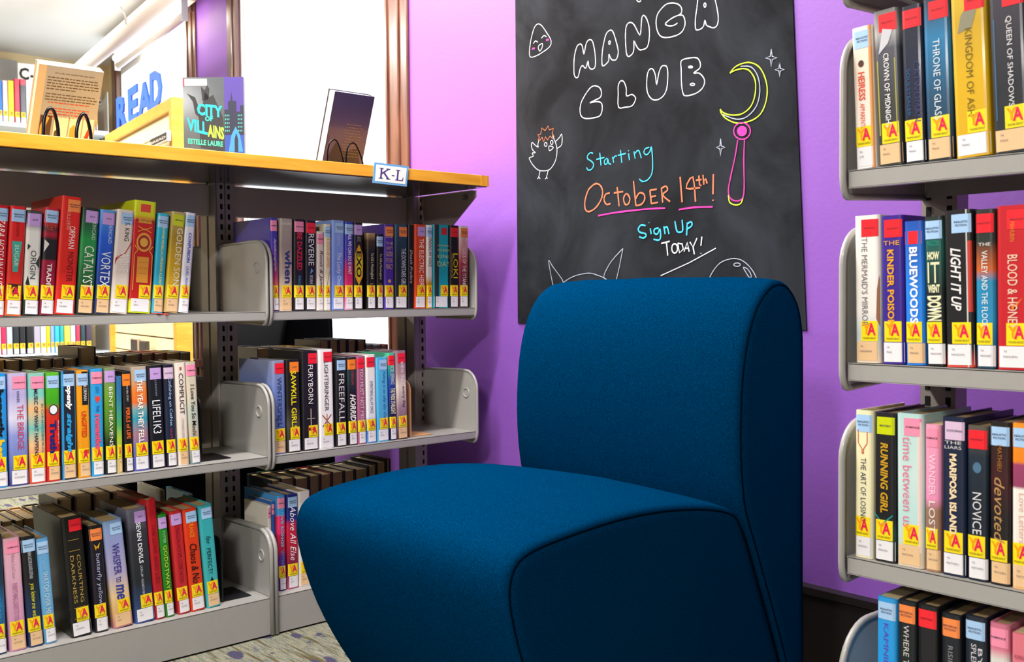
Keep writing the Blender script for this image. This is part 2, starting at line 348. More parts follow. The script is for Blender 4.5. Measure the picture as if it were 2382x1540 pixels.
def book(loc, rz, lean, w_, h_, d_, cov, label, group, gen=None, call='w', ya=True, texts=(), art=(), paper=False, name='book', pages=None, au=None):
    bm = cover_mesh(w_, h_, d_, paper); norm(bm)
    mt = cov if not isinstance(cov, (str, list, tuple)) else (mat(cov, .42, coat=.16) if isinstance(cov, str) else ramp_mat(tuple(cov), h_))
    b = link(name, bm, mt)
    b.matrix_world = Matrix.Translation(loc) @ Matrix.Rotation(rz, 4, 'Z') @ Matrix.Rotation(lean, 4, 'Y')
    tag(b, label, 'book', group)
    t = .0009 if paper else .0027; e = .0005 if paper else .0035
    pb = bmesh.new(); r = min(.006, w_*.28); box(pb, (-w_/2+t, r+.0012, e), (w_/2-t, d_-(.0005 if paper else .004), h_-e))
    link('page_block', pb, pages or (M_PAGES2 if paper else M_PAGES), b)
    if gen: put('genre_sticker', sticker_mesh(gen, w_, h_, 0), b)
    if ya: put('age_sticker', sticker_mesh('ya', w_, 0, 0), b)
    if call: put('call_label', sticker_mesh(call, w_, 0, 1), b)
    if art: art_part(b, art, w_, h_)
    if au:
        L = min(w_*.55, aspect(au)*.0028); x0 = -w_/2+.0035+w_*.13; bm = bmesh.new()
        add_text(bm, au, lambda p, q: (x0+p, edge_y(x0+p, w_)-.0009, .0155+q), L, .0028, 0); link('call_lettering', bm, M_INKL, b)
    for T in texts:
        T = dict(T); n = T.pop('n', 'title_lettering'); s = T.pop('s'); c = T.pop('c'); z = T.pop('z')
        text_part(b, n, s, c, w_, z[0]*h_, z[1]*h_, **T)
    return b
def T(s, c, z0=.27, z1=.86, **k): return dict(s=s, c=c, z=(z0, z1), **k)
PI = math.pi
XL = -2.162
AUTH = {'left bay, upper shelf': 'HOSSAIN SHARMA KHOURY KIELY KILLEEN KINCAID KINCAID KING KING KINSELLA KISNER KISNER', 'right bay, upper shelf': 'LAUREN LAURIE LASALA LASALA LAUREN LAWRENCE LAWSON BILLOWS LEE LEE LEE LEE LEE - LEE LEE LEE LEE LEE',
 'left bay, middle shelf': 'KONIGSBERG KONIGSBERG KONIGSBERG KONIGSBERG KONIGSBERG KORMAN KONEN KOERTGE - KREIE KUBLER KRISTOFF KRITZER KUEHN KUHN', 'right bay, middle shelf': 'LEGRAND LEGRAND LEGRAND LEGRAND LEITH LENO LENO LENO LEON LESPER LEVITHAN',
 'left bay, bottom shelf': 'LACOUR LACOUR LACOUR LACOUR LAFEVERS LAI LAM LAM LAM LANCASTER LANDIS LANGE LAYMAN', 'right bay, bottom shelf': '- - LEVITHAN LEVY LEWIS',
 'right bookcase, top shelf': 'LYE MAAS MAAS MAAS MAAS MAAS', 'right bookcase, middle shelf': 'MADIGAN MAE MAGGI MAGOON MAGOON MAHONEY MAHURIN', 'right bookcase, lower shelf': 'MASON MASON MATSON MATSON MATHIEU MATHARU MATHIEU MATSON'}
def row(side, z, setb, items, where, group, dd=.15):
    names = AUTH.get(where, '').split()
    out = []
    for it in items:
        u0, u1, ut, vt, cov, desc = it[:6]; o = dict(it[6]) if len(it) > 6 else {}
        if side == 'L': ax, d = 0, XL-setb-o.pop('back', 0)
        else: ax, d = 1, 1.36+setb+o.pop('back', 0)
        k = 1-ax; yy = o.pop('yy', None); ymin = o.pop('ymin', None)
        a = base_at(u0, ax, d, z); b = base_at(u1, ax, d, z); t = at(ut, vt, ax, d)
        if yy: a[k], b[k] = yy; t[k] = a[k]
        if ymin: a[k] = max(a[k], ymin); t[k] = max(t[k], ymin)
        if out and abs(prev_d-d) < .02 and a[k] < prev_e < a[k]+.006: a[k] = prev_e
        if out and abs(prev_d-d) < .02 and yy is None:
            mt_ = prev_e+prev_s*(t.z-z)+.0002
            if a[k] >= prev_e-.0003 and t[k] < mt_ and t.z-z < prev_h+.02: t[k] = mt_
        prev_d, prev_e = d, b[k]+.0002
        prev_s, prev_h = (t[k]-a[k])/(t.z-z), t.z-z
        wd = abs(b[k]-a[k])-.0006; h_ = t.z-z; ln = math.atan2(t[k]-a[k], h_)
        h_ = h_/math.cos(ln)-.0005; wd *= math.cos(ln)
        if side == 'R': h_ = min(h_, .246)
        if o.get('pages') == 'l': o['pages'] = M_PAGES2
        loc = Vector((0, 0, z + wd/2*abs(math.sin(ln))+.0003)); loc[ax] = d; loc[k] = (a[k]+b[k])/2
        i_ = items.index(it)
        if i_ < len(names) and names[i_] != '-' and o.get('call', 'w'): o['au'] = names[i_]
        dp = o.pop('d', dd+random.uniform(-.008, .006))
        out.append(book(loc, PI/2 if side == 'L' else 0, ln, wd, h_, dp, cov, desc+', '+where, group, **o))
    return out
ZU, ZM, ZB = .7635, .4245, .0915
row('L', ZU, .008, [
 (-24, 10, -11, 477, '#c81420', 'red book with slanted white lettering cut by the left edge', dict(gen='rf', texts=[T('ZARA HOSSAIN IS HERE', '#fff4f0', .2, .88, shear=.3, hf=.5)])),
 (11, 50, 25, 480, [(0, '#e06020'), (.22, '#d8501c'), (.3, '#d42a1c'), (1, '#e01c20')], 'red and orange book with a teal wedge on its spine', dict(gen='rf', art=[('p', [(-.18, .4), (.12, .4), (.3, .68), (-.3, .68)], '#3fb0a0'), ('r', -.4, .4, .2, .29, '#3a2018')], texts=[T('SUGAR', '#d8e8d0', .45, .65, hf=.25), T('SHARMA', '#a81410', .72, .85, hf=.22, n='author_lettering')])),
 (53, 90, 62, 490, [(0, '#1c2420'), (.18, '#28382c'), (.3, '#e4e6dc'), (.8, '#e8e8e2'), (.88, '#888888'), (1, '#3a3a3a')], 'cream book with dark leaves and a lilac sticker', dict(gen='sf', art=[('p', [(-.45, .3), (-.1, .26), (-.3, .38)], '#22302a'), ('p', [(.4, .45), (.15, .5), (.42, .58)], '#2e4034'), ('p', [(-.4, .62), (-.2, .66), (-.4, .68)], '#2e4034')], texts=[T('ORIGIN', '#55565a', .35, .62, hf=.36)])),
 (91, 125.5, 106, 483, [(0, '#7a0c2c'), (.5, '#a0143a'), (.52, '#18181c'), (.7, '#1c1c22'), (.75, '#b01830'), (.8, '#282830'), (.86, '#c8242c'), (1, '#c02030')], 'crimson book with a black silhouette on the spine', dict(gen='rf', art=[('p', [(-.45, .7), (-.1, .66), (-.45, .58)], '#e8e4dc')], texts=[T('TRADIT', '#f4f0ec', .24, .48, hf=.32, bold=.02), T('KIELY', '#d85030', .79, .84, horiz=True)])),
 (126, 174, 145, 458, '#de2418', 'tall bright red book with white and maroon lettering', dict(gen='hf', d=.2, texts=[T('ORPHAN', '#fff0ea', .56, .75, hf=.3, xc=.1), T('MONSTER', '#6a1010', .28, .53, hf=.3, xc=.1), T('KILLEEN', '#e8a890', .72, .88, hf=.16, xc=-.12, n='author_lettering')])),
 (177, 217.5, 193, 484, [(0, '#15181a'), (.22, '#1a3a24'), (.5, '#2a8a48'), (.7, '#1f9448'), (.8, '#1d6a3c'), (1, '#202624')], 'green and black book with tall white capitals', dict(gen='sf', call='t', texts=[T('CATALYST', '#eef4e4', .24, .64, hf=.56, xc=.02), T('KINCAID', '#c8e0cc', .7, .87, hf=.22, xc=.22, n='author_lettering')])),
 (219, 255.5, 235, 489, [(0, '#2a3858'), (.25, '#16307a'), (.5, '#1c50c0'), (.75, '#1a60d8'), (1, '#5aa0e0')], 'vivid blue book with tall white capitals', dict(gen='sf', call='t', texts=[T('VORTEX', '#f0f4fc', .26, .6, hf=.62, xc=.02), T('KINCAID', '#c8dcf4', .68, .85, hf=.24, xc=.2, n='author_lettering')])),
 (256, 297, 274, 489, '#e6d8cc', 'cream book crossed by a thin red branch', dict(gen='rf', art=[('l', [(-.45, .5), (-.15, .56), (.1, .58), (.45, .7)], .05, '#b83028'), ('p', [(-.45, .52), (-.3, .56), (-.45, .46)], '#c8281e')], texts=[T('S. KING', '#1c1c1c', .7, .88, hf=.27, xc=.12, n='author_lettering'), T('A DIVE', '#f8f0e8', .4, .58, hf=.5, xc=.1)])),
 (299, 351.5, 314, 468, [(0, '#c8d810'), (.1, '#d8d810'), (.13, '#c01410'), (.82, '#c81410'), (.87, '#d8d010'), (1, '#d8e410')], 'tall ornate red book with a gold medallion', dict(call='w', d=.21, pages='l', art=[('r', -.22, .22, .9, .97, '#e0402c'), ('r', -.3, .3, .8, .85, '#d89828'), ('e', 0, .63, .34, .085, '#e0a030'), ('e', 0, .63, .27, .065, '#a01810'), ('e', 0, .63, .18, .04, '#e0a838'), ('r', -.26, .26, .27, .5, '#e09428'), ('r', -.2, .2, .45, .452, '#8a1a10'), ('r', -.2, .2, .4, .402, '#8a1a10'), ('r', -.2, .2, .35, .352, '#8a1a10'), ('l', [(-.4, .2), (-.4, .52), (-.25, .56), (-.42, .6)], .04, '#e8a030'), ('l', [(.4, .2), (.4, .52), (.25, .56), (.42, .6)], .04, '#e8a030'), ('l', [(-.3, .77), (0, .74), (.3, .77)], .04, '#e8a030'), ('l', [(-.3, .72), (0, .75), (.3, .72)], .04, '#e8a030')], texts=[T('KING', '#8a1410', .815, .835, horiz=True, n='author_lettering')])),
 (353, 380, 369, 497, [(0, '#30a8c8'), (1, '#20b8d8')], 'cyan book with small yellow lettering', dict(gen='rf', call='t', texts=[T('SOPHIE KINSELLA | FINDING AUDREY', '#f4e878', .27, .86, hf=.26, bold=.02)])),
 (382, 415, 401, 494, [(0, '#b89868'), (.2, '#c8a838'), (.4, '#e0b418'), (.75, '#a88818'), (1, '#c0ac68')], 'gold book with thin white capitals', dict(gen='my', call='t', texts=[T('GOLDEN SON', '#f4f0dc', .27, .84, hf=.42, xc=.15)])),
 (416, 440, 434, 495.5, '#e4e6f0', 'white book with violet lettering beside the upright', dict(gen='rf', texts=[T('CONFUSION', '#4a4ac0', .5, .8, hf=.3, bold=.03), T('LAUREL GRAHAM', '#6a60c8', .24, .46, hf=.26)]))],
 'left bay, upper shelf', 'books on the upper shelf of the left bay')

row('L', ZU, .008, [
 (634, 651, 629, 506, [(0, '#3a2868'), (.24, '#e8703a'), (.36, '#d0487a'), (.55, '#6a3aa8'), (.8, '#4038a8'), (1, '#3a34a0')], 'indigo book fading to orange, nearest the grey divider', dict(gen='ro', d=.19, texts=[T('Autoboyography', '#e8dcf0', .42, .78, hf=.42, shear=.4)])),
 (651, 681.5, 652, 508, [(0, '#d8bca0'), (.4, '#c8b4a4'), (.7, '#9a8c84'), (1, '#b0a498')], 'beige book with large navy letters', dict(call='t', texts=[T('when', '#2c3a78', .3, .66, hf=.55, bold=.03, xc=.12), T('LAURIE', '#e8e4e0', .93, .96, horiz=True, n='author_lettering')])),
 (684, 709.5, 684, 509, '#1a171c', 'black book with red capitals', dict(gen='ro', texts=[T('BE DAZZLED', '#e02038', .44, .85, hf=.45, bold=.02), T('RYAN LA SALA', '#3a9ad0', .24, .38, hf=.25, n='author_lettering')])),
 (711, 736.5, 711, 512, '#181822', 'black book with bold white capitals', dict(gen='fa', art=[('p', [(-.1, .4), (.2, .44), (0, .47)], '#60a8e0')], texts=[T('REVERIE', '#f4f2f4', .5, .85, hf=.5), T('RYAN LA', '#c8c8d0', .24, .39, hf=.3, n='author_lettering')])),
 (738, 754.5, 738, 538, '#e2d4cc', 'short thin pale book with black script', dict(gen='ro', texts=[T('Ronit & Jamil', '#2a2620', .25, .76, hf=.55, shear=.3)])),
 (755, 771, 755, 521, '#e8dcc0', 'thin cream book with orange letters', dict(gen='rf', d=.17, texts=[T('A STATE OF CRIMES', '#e8a040', .5, .84, hf=.4)], art=[('l', [(-.3, .2), (.2, .45)], .05, '#605850')])),
 (773, 802, 773, 512, [(0, '#6a86d8'), (.5, '#7a96e8'), (1, '#8aa8e8')], 'periwinkle book with white script', dict(gen='rf', d=.165, texts=[T('The Lucky Ones', '#eef4fc', .26, .64, hf=.42, shear=.25), T('LAWSON', '#c8d8f8', .72, .84, hf=.2, n='author_lettering')])),
 (803, 823.5, 803, 515.5, [(0, '#e8a0c0'), (.25, '#e0306c'), (.45, '#e0206a'), (.6, '#5038b8'), (1, '#2848b8')], 'magenta and blue book with white capitals', dict(gen='rf', texts=[T('ALL WE CAN DO IS WAIT', '#f6f0f6', .4, .86, hf=.38, bold=.02)])),
 (824, 845.5, 824, 517, '#1a181c', 'black book with a yellow lens emblem', dict(gen='sf', art=[('p', [(0, .28), (.42, .38), (.45, .52), (.42, .64), (0, .75), (-.42, .64), (-.45, .52), (-.42, .38)], '#e8a010'), ('p', [(0, .33), (.34, .42), (.36, .52), (.34, .6), (0, .7), (-.34, .6), (-.36, .52), (-.34, .42)], '#e8d414')], texts=[T('EXO', '#141414', .37, .67, hf=.56, bold=.03), T('LEE', '#a8a8a8', .78, .86, hf=.3, n='author_lettering')])),
 (854, 875.5, 854, 542, [(0, '#0e0c0c'), (.75, '#121010'), (.9, '#4a3420'), (1, '#c0a070')], 'short black paperback with tan artwork on its side', dict(paper=True, texts=[T('To Kill a Mockingbird', '#e8dcb0', .4, .74, hf=.4), T('LEE', '#b09850', .26, .34, hf=.3, n='author_lettering')])),
 (877, 893, 877, 544.5, '#0e0c0c', 'second short black paperback, blue sticker near its top', dict(paper=True, gen='rf', texts=[T('To Kill a Mockingbird', '#e8dcb0', .4, .74, hf=.4), T('LEE', '#b09850', .26, .34, hf=.3, n='author_lettering')])),
 (894.5, 918, 894, 521, '#4a2a9c', 'violet book with gold lettering', dict(gen='hf', d=.19, texts=[T('THE', '#d8b070', .76, .79, horiz=True), T("LADY'S", '#d8b070', .7, .74, horiz=True), T('GUIDE', '#d8b070', .62, .68, horiz=True), T('PETTICOATS', '#d8b070', .55, .6, horiz=True), T('PIRACY', '#d8b070', .47, .53, horiz=True), T('LEE', '#d8b070', .84, .88, horiz=True, n='author_lettering')], art=[('e', 0, .33, .15, .02, '#d8a050')])),
 (919, 949, 919, 522, [(0, '#20242c'), (.6, '#1c2a3a'), (1, '#24506a')], 'dark teal book with thin white capitals', dict(gen='hf', texts=[T('THE DOWNSTAIRS GIRL', '#e4e8f0', .28, .72, hf=.35, xc=.15)])),
 (950, 963, 950, 522, '#141214', 'thin black book without stickers', dict(ya=False, call=None, texts=[T('Death Prefers', '#d8d0d0', .3, .7, hf=.4, shear=.3)])),
 (965, 991.5, 965, 521.5, '#e04414', 'bright orange book with white capitals', dict(gen='sf', texts=[T('THE ELECTRIC HEIR', '#fbeee4', .27, .83, hf=.4, xc=.08)])),
 (993, 1007.5, 993, 523.5, [(0, '#d8a020'), (.3, '#c08c10'), (.4, '#f0ece4'), (1, '#f2f0ea')], 'thin white and gold book with black capitals', dict(gen='rf', texts=[T('FINDING MY VOICE', '#1c1c1c', .5, .85, hf=.5)])),
 (1008, 1045, 1008, 522, '#10a4b4', 'turquoise book with pale gold lettering', dict(art=[('r', -.5, -.16, 0, 1, '#2c3438'), ('r', 0, .34, .88, .965, '#d8202c')], texts=[T('COMING', '#d8d890', .74, .76, horiz=True, xc=.16), T('CLEAN', '#d8d890', .68, .71, horiz=True, xc=.16), T('ONE', '#d8d890', .6, .64, horiz=True, xc=.16), T('DAY', '#d8d890', .5, .56, horiz=True, xc=.16)])),
 (1047, 1068, 1047, 524, '#1a1418', 'black book with yellow spaced capitals', dict(gen='fa', texts=[T('LOKI', '#f0d010', .36, .66, hf=.5, xc=.1), T('WHERE MISCHIEF LIES', '#c8a818', .36, .66, hf=.14, xc=-.3, n='author_lettering')])),
 (1069, 1090.5, 1069, 525, [(0, '#38101c'), (.3, '#6a1c34'), (.55, '#b03848'), (.75, '#d8a0a0'), (1, '#f0e4e0')], 'maroon book fading to white at the shelf end', dict(gen='hf', texts=[T('LUCK OF THE TITANIC', '#fbf4f0', .25, .72, hf=.4), T('STACEY LEE', '#d08080', .76, .87, hf=.25, n='author_lettering')]))],
 'right bay, upper shelf', 'books on the upper shelf of the right bay')

row('L', ZM, .020, [
 (-16, 20.5, -22, 870, [(0, '#2a90d0'), (1, '#1890e0')], 'sky blue book with black and yellow letters cut by the edge', dict(gen='rf', texts=[T('honestly', '#12141c', .44, .86, hf=.6, bold=.05), T('ben', '#f0c820', .25, .42, hf=.6, bold=.05)])),
 (24, 68.5, 18, 869.5, [(0, '#3a3c80'), (.2, '#6c78b8'), (.45, '#8c98d8'), (.6, '#dcd8ec'), (.8, '#b0a8d8'), (1, '#c0b4dc')], 'pale violet cloudy book with red capitals', dict(gen='ro', texts=[T('THE BRIDGE', '#c83a58', .32, .72, hf=.34, xc=.1), T('KINSER', '#2a2a50', .74, .84, hf=.14, n='author_lettering')])),
 (70, 109, 65.5, 869.5, [(0, '#d84830'), (.15, '#e8744c'), (.35, '#f0c088'), (.5, '#6cc0b4'), (.68, '#f0b878'), (.8, '#78c8bc'), (1, '#8cc8b8')], 'teal and peach book with dark capitals', dict(gen='ro', texts=[T('MUSIC OF WHAT HAPPENS', '#3c3048', .25, .86, hf=.24, xc=-.08, bold=.02), T('KONIGSBERG', '#3a7a78', .28, .72, hf=.14, xc=.3, n='author_lettering')])),
 (110.5, 142.5, 107, 868, [(0, '#d01c18'), (.5, '#d82018'), (.66, '#c03818'), (.72, '#3aa018'), (1, '#58b820')], 'green over red book with a round badge', dict(gen='rf', call='t', art=[('e', 0, .66, .34, .05, '#1c2c40'), ('e', 0, .66, .27, .04, '#e4ecec')], texts=[T('Truth', '#1a2470', .26, .56, hf=.5, bold=.05, xc=-.05), T('the porcupine of', '#f6e8e0', .34, .56, hf=.14, xc=.36)])),
 (145, 180.5, 140.5, 864, '#1c2230', 'black book edged in blue with bold rounded letters', dict(gen='rf', call='t', art=[('r', -.5, -.33, 0, 1, '#1c8cc8'), ('r', .4, .5, 0, 1, '#1c8cc8')], texts=[T('openly', '#f4f4f4', .64, .87, hf=.42, bold=.05, shear=.2), T('straight', '#2aa0e0', .24, .61, hf=.46, bold=.05, shear=.2)])),
 (184, 213.5, 177, 862.7, '#eb9a10', 'yellow orange book with a black patch at the top', dict(gen='rf', call='t', art=[('r', -.1, .4, .68, .99, '#181818'), ('r', -.05, .35, .22, .26, '#d02818')], texts=[T('UNGIFTED', '#d83018', .38, .62, hf=.42, bold=.02), T('KORMAN', '#e8e8e8', .72, .86, hf=.25, xc=.15, n='author_lettering')])),
 (215, 244, 211, 859, '#2c9cdc', 'sky blue book with pink rounded letters and a heart', dict(gen='ro', art=[('p', [(0, .68), (.22, .72), (.16, .75), (0, .74), (-.16, .75), (-.22, .72)], '#e84030')], texts=[T('romantics', '#f05070', .25, .58, hf=.5, bold=.05), T('THE', '#1c4c8c', .6, .66, hf=.25), T('LEAH', '#1c6cac', .78, .84, hf=.3, n='author_lettering')])),
 (247, 273.5, 243, 856, [(0, '#141810'), (.3, '#243018'), (.45, '#4c7820'), (.75, '#6c9c28'), (1, '#7c8c60')], 'moss green book darkening downward with white capitals', dict(gen='sf', texts=[T('BENT HEAVENS', '#f2f6ec', .26, .82, hf=.32)])),
 (274, 286.5, 271, 876, [(0, '#c8b070'), (.35, '#a8c838'), (.5, '#48a860'), (.8, '#2878a8'), (1, '#3068a0')], 'thin blue and green book without a title', dict(call='t')),
 (292, 312.5, 283, 864, '#1c1a1c', 'black book with small orange lettering', dict(gen='sc', texts=[T('PERILS of LIFE', '#e86818', .33, .64, hf=.45, bold=.03), T('THE REAL STORY', '#d8d4d0', .7, .86, hf=.2, n='author_lettering')])),
 (313.5, 350, 305, 854.6, [(0, '#5058b0'), (.2, '#6c70b0'), (.35, '#a87888'), (.5, '#2c98b0'), (.6, '#7ca8a8'), (.66, '#e87028'), (.78, '#e88030'), (.88, '#c0a080'), (1, '#b8a898')], 'orange and teal book with bold white capitals', dict(gen='rf', texts=[T('THE YEAR THEY FELL', '#fbf4ec', .27, .88, hf=.34, bold=.02)])),
 (353, 387, 342, 850.5, '#14161f', 'navy black book with tall thin white letters', dict(gen='sf', texts=[T('LIFEL1K3', '#eceef4', .34, .66, hf=.55), T('J KRISTOFF', '#9098a8', .7, .86, hf=.16, n='author_lettering')])),
 (389.5, 414, 380, 849, [(0, '#1c1428'), (.4, '#1c2840'), (1, '#1c1a30')], 'dark purple book with thin pale blue letters', dict(gen='dy', texts=[T('Catfishing on CatNet', '#a8c8e8', .4, .88, hf=.36), T('NAOMI', '#b04068', .28, .38, hf=.25, n='author_lettering')])),
 (417, 442, 406.5, 845, '#ece0d4', 'cream book with black slab capitals', dict(call='t', texts=[T('COMPLICIT', '#1c1a1a', .5, .9, hf=.42), T('STEPHANIE KUEHN', '#b0a498', .27, .46, hf=.24, n='author_lettering')], art=[('r', -.1, .1, .93, .96, '#a06030')])),
 (444.5, 468.5, 432, 843, [(0, '#6c8890'), (.3, '#c8bca8'), (.5, '#b8c4b8'), (.7, '#d8ccb4'), (1, '#c8c0b0')], 'pale patterned book with black hand lettering', dict(gen='ro', texts=[T('I Love You So Mochi', '#141414', .28, .78, hf=.4, shear=.1, bold=.01)]))],
 'left bay, middle shelf', 'books on the middle shelf of the left bay')

row('L', ZM, .014, [
 (638, 667.5, 633.6, 839.5, [(0, '#6c7cb8'), (.3, '#5c70b4'), (.7, '#6c80bc'), (1, '#8890b0')], 'silver blue book with grey swirled letters', dict(gen='fa', call='t', d=.17, texts=[T('WINTERSPELL', '#2c4070', .3, .82, hf=.36)], art=[('l', [(-.4, .36), (0, .4), (.1, .34), (-.2, .3), (.3, .28)], .04, '#243050')])),
 (670, 702, 665, 837, [(0, '#28241c'), (.3, '#48463a'), (.5, '#1c1a18'), (1, '#181614')], 'black book with bold yellow capitals', dict(gen='sc', texts=[T('SAWKILL GIRLS', '#f0dc10', .25, .88, hf=.38, bold=.02)])),
 (706, 743.5, 702, 817, '#17161c', 'tall black book with white capitals above a sword', dict(gen='fa', d=.17, art=[('l', [(0, .22), (0, .42)], .05, '#c8b8a8'), ('l', [(-.25, .32), (.25, .32)], .05, '#a89888'), ('r', -.22, .22, .2, .23, '#8a2c18')], texts=[T('FURYBORN', '#ece8e8', .47, .86, hf=.3)])),
 (744.6, 779, 739, 813.6, '#f2eff0', 'tall white book with crossed swords', dict(gen='fa', d=.17, art=[('l', [(-.3, .22), (.3, .34)], .06, '#8a4a28'), ('l', [(.3, .22), (-.3, .34)], .06, '#a83a28'), ('l', [(0, .22), (0, .35)], .06, '#b07838')], texts=[T('LIGHTBRINGER', '#3c3a3c', .38, .88, hf=.28)])),
 (783.6, 808.5, 781, 832.7, '#17181c', 'black book with broken thin white letters', dict(gen='rf', texts=[T('FREEFALL', '#d8d8d4', .28, .82, hf=.5)])),
 (812, 833.5, 808, 831, [(0, '#1c1a1c'), (.6, '#161a20'), (.8, '#1c3a3c'), (1, '#241c1c')], 'black book with bold slanted white capitals', dict(gen='sc', texts=[T('HORRID', '#f0ecea', .27, .58, hf=.62, shear=.3, bold=.03), T('KATRINA LENO', '#c83a2c', .68, .86, hf=.25, n='author_lettering')])),
 (834, 854, 830, 828.6, '#a85c7c', 'mauve book with pale capitals', dict(gen='fa', texts=[T('YOU MUST NOT MISS', '#e8d0dc', .26, .86, hf=.4)])),
 (854.6, 878, 848, 826, [(0, '#4c8cd0'), (.2, '#2c6cc0'), (.3, '#e8ecf0'), (1, '#efeae6')], 'white book with a blue wave at the bottom', dict(gen='fa', texts=[T('EVERYTHING ALL AT ONCE', '#3c5478', .34, .7, hf=.28)])),
 (879, 907, 872, 832.7, [(0, '#4cacdc'), (1, '#54b8e4')], 'light blue book with dark blue script', dict(gen='rf', texts=[T('Falling is so silly Go On', '#20509c', .28, .84, hf=.3, shear=.3, xc=.1)])),
 (907.7, 925, 900, 822, [(0, '#14183c'), (.3, '#18204c'), (.55, '#18308c'), (.7, '#1c50a0'), (.85, '#20a080'), (1, '#50c098')], 'midnight blue and teal book', dict(gen='fa', texts=[T('THE WIDE STARLIGHT', '#e8e4b8', .3, .6, hf=.6, bold=.02), T('NICOLE LESPERANCE', '#e0ecf4', .64, .86, hf=.5, n='author_lettering')])),
 (926, 950.5, 920, 817, [(0, '#4c2c2c'), (.35, '#a08090'), (.6, '#e8d8c8'), (.75, '#b08c90'), (1, '#987888')], 'mauve and cream book next to the tan bookend', dict(gen='fa', call='t', texts=[T('within these', '#f0e8ec', .62, .88, hf=.36, xc=.1), T('every day', '#2c2024', .36, .6, hf=.36, xc=.12)]))],
 'right bay, middle shelf', 'books on the middle shelf of the right bay')

row('L', ZB, .022, [
 (-14, 18, -27, 1248, [(0, '#284058'), (.4, '#1c6ca0'), (.6, '#18384c'), (1, '#203040')], 'dark blue book cut by the left edge', dict(call='w', texts=[T('ALWAYS OKAY', '#3ca0d8', .3, .8, hf=.3)])),
 (24, 64, 3.6, 1255.6, [(0, '#d090b0'), (.3, '#d098b8'), (.7, '#d8a8bc'), (1, '#e0a8b8')], 'dusty pink book with faint lettering', dict(gen='ro', call='t', texts=[T('EVERYTHING LEADS TO YOU', '#b06890', .26, .6, hf=.3), T('Nina LaCour', '#b88098', .64, .86, hf=.2, n='author_lettering')])),
 (68.5, 103, 41, 1252.6, [(0, '#1c3868'), (.4, '#182c4c'), (.6, '#16181c'), (1, '#16161a')], 'navy book with yellow script', dict(gen='rf', call='t', texts=[T('you know me well', '#e8e010', .26, .58, hf=.42, shear=.3), T('NINA LACOUR & DAVID LEVITHAN', '#c8ccd4', .62, .86, hf=.25, n='author_lettering')])),
 (105, 134, 77, 1257, [(0, '#5c9cc8'), (.5, '#6cacd8'), (1, '#5ca0d4')], 'pale blue book before the black gap', dict(gen='rf', texts=[T('WATCH OVER ME', '#c8d8e0', .28, .68, hf=.4), T('Nina LaCour', '#9cc8e4', .7, .87, hf=.25, n='author_lettering')])),
 (168, 216, 141, 1207, '#15130f', 'thick black book with gold rules and capitals', dict(gen='fa', d=.19, art=[('r', -.48, .48, .805, .81, '#a08038'), ('r', -.48, .48, .715, .72, '#a08038'), ('r', -.48, .48, .24, .245, '#a08038'), ('r', -.48, .48, .15, .155, '#a08038')], texts=[T('COURTING', '#b09448', .28, .68, hf=.17, xc=.16), T('DARKNESS', '#b09448', .28, .68, hf=.17, xc=-.16)])),
 (223, 254.5, 206, 1226, [(0, '#181420'), (.6, '#1a1526'), (1, '#141418')], 'black book with a small yellow butterfly', dict(gen='hf', art=[('p', [(0, .8), (.25, .84), (.1, .78)], '#e8b010'), ('p', [(0, .8), (-.22, .83), (-.1, .77)], '#e8a010')], texts=[T('butterfly yellow', '#b4b8dc', .26, .74, hf=.4, shear=.1)])),
 (266, 311.5, 237, 1216, [(0, '#c07888'), (.15, '#e0b070'), (.3, '#e8c890'), (.5, '#b0a8c8'), (.8, '#9098c8'), (1, '#80a0c8')], 'wide lilac and yellow book with purple brush lettering', dict(gen='rf', call='t', texts=[T('WHISPER', '#3c308c', .5, .78, hf=.38, shear=.1, bold=.01), T('to', '#3c308c', .42, .47, hf=.3), T('me', '#2c3898', .26, .4, hf=.42, shear=.2, bold=.02)])),
 (317, 362.5, 294, 1188, [(0, '#3c58a0'), (.15, '#284070'), (.35, '#20262c'), (.8, '#34343c'), (1, '#6c6c80')], 'dark steel blue book with white capitals', dict(gen='sf', d=.16, texts=[T('SEVEN DEVILS', '#eef0f4', .52, .88, hf=.22, xc=.02, bold=.02), T('LAURA LAM + ELIZABETH MAY', '#c8ccd4', .24, .5, hf=.12, n='author_lettering')])),
 (363, 386.5, 333, 1166, [(0, '#b01424'), (1, '#b81420')], 'tall red book leaning behind its neighbours', dict(d=.17, texts=[T('THE LOVE AND LIES', '#8c1018', .3, .8, hf=.4)])),
 (387, 408, 364, 1199.5, [(0, '#1c7818'), (1, '#188820')], 'green book with pale spaced letters', dict(gen='sf', texts=[T('GODOTWAY', '#d8e040', .27, .7, hf=.4), T('FOSTER', '#a8d8a8', .72, .84, hf=.3, n='author_lettering')])),
 (416, 444.5, 394, 1192, '#c4242a', 'red book with dark red lettering', dict(gen='sf', texts=[T('DRAGON HOOPS CORE NOVA', '#7a1428', .3, .86, hf=.34)])),
 (446, 479.5, 424, 1187.5, '#dc3a14', 'orange red book with black brush lettering', dict(gen='rf', texts=[T('Chaos & No', '#1c0c0c', .27, .66, hf=.5, shear=.2, bold=.01), T('ORANGE', '#f0a020', .72, .88, hf=.3, n='author_lettering')])),
 (483, 515, 461, 1178.5, [(0, '#3cb4b4'), (1, '#34a8b0')], 'turquoise book with black lettering beside the bookend', dict(gen='rf', call='t', texts=[T('PERFECT?', '#14282c', .33, .58, hf=.3, xc=-.05), T('flaw', '#14383c', .62, .7, hf=.35, shear=.4)], art=[('p', [(0, .3), (.25, .22), (-.25, .22)], '#101414')]))],
 'left bay, bottom shelf', 'books on the bottom shelf of the left bay')

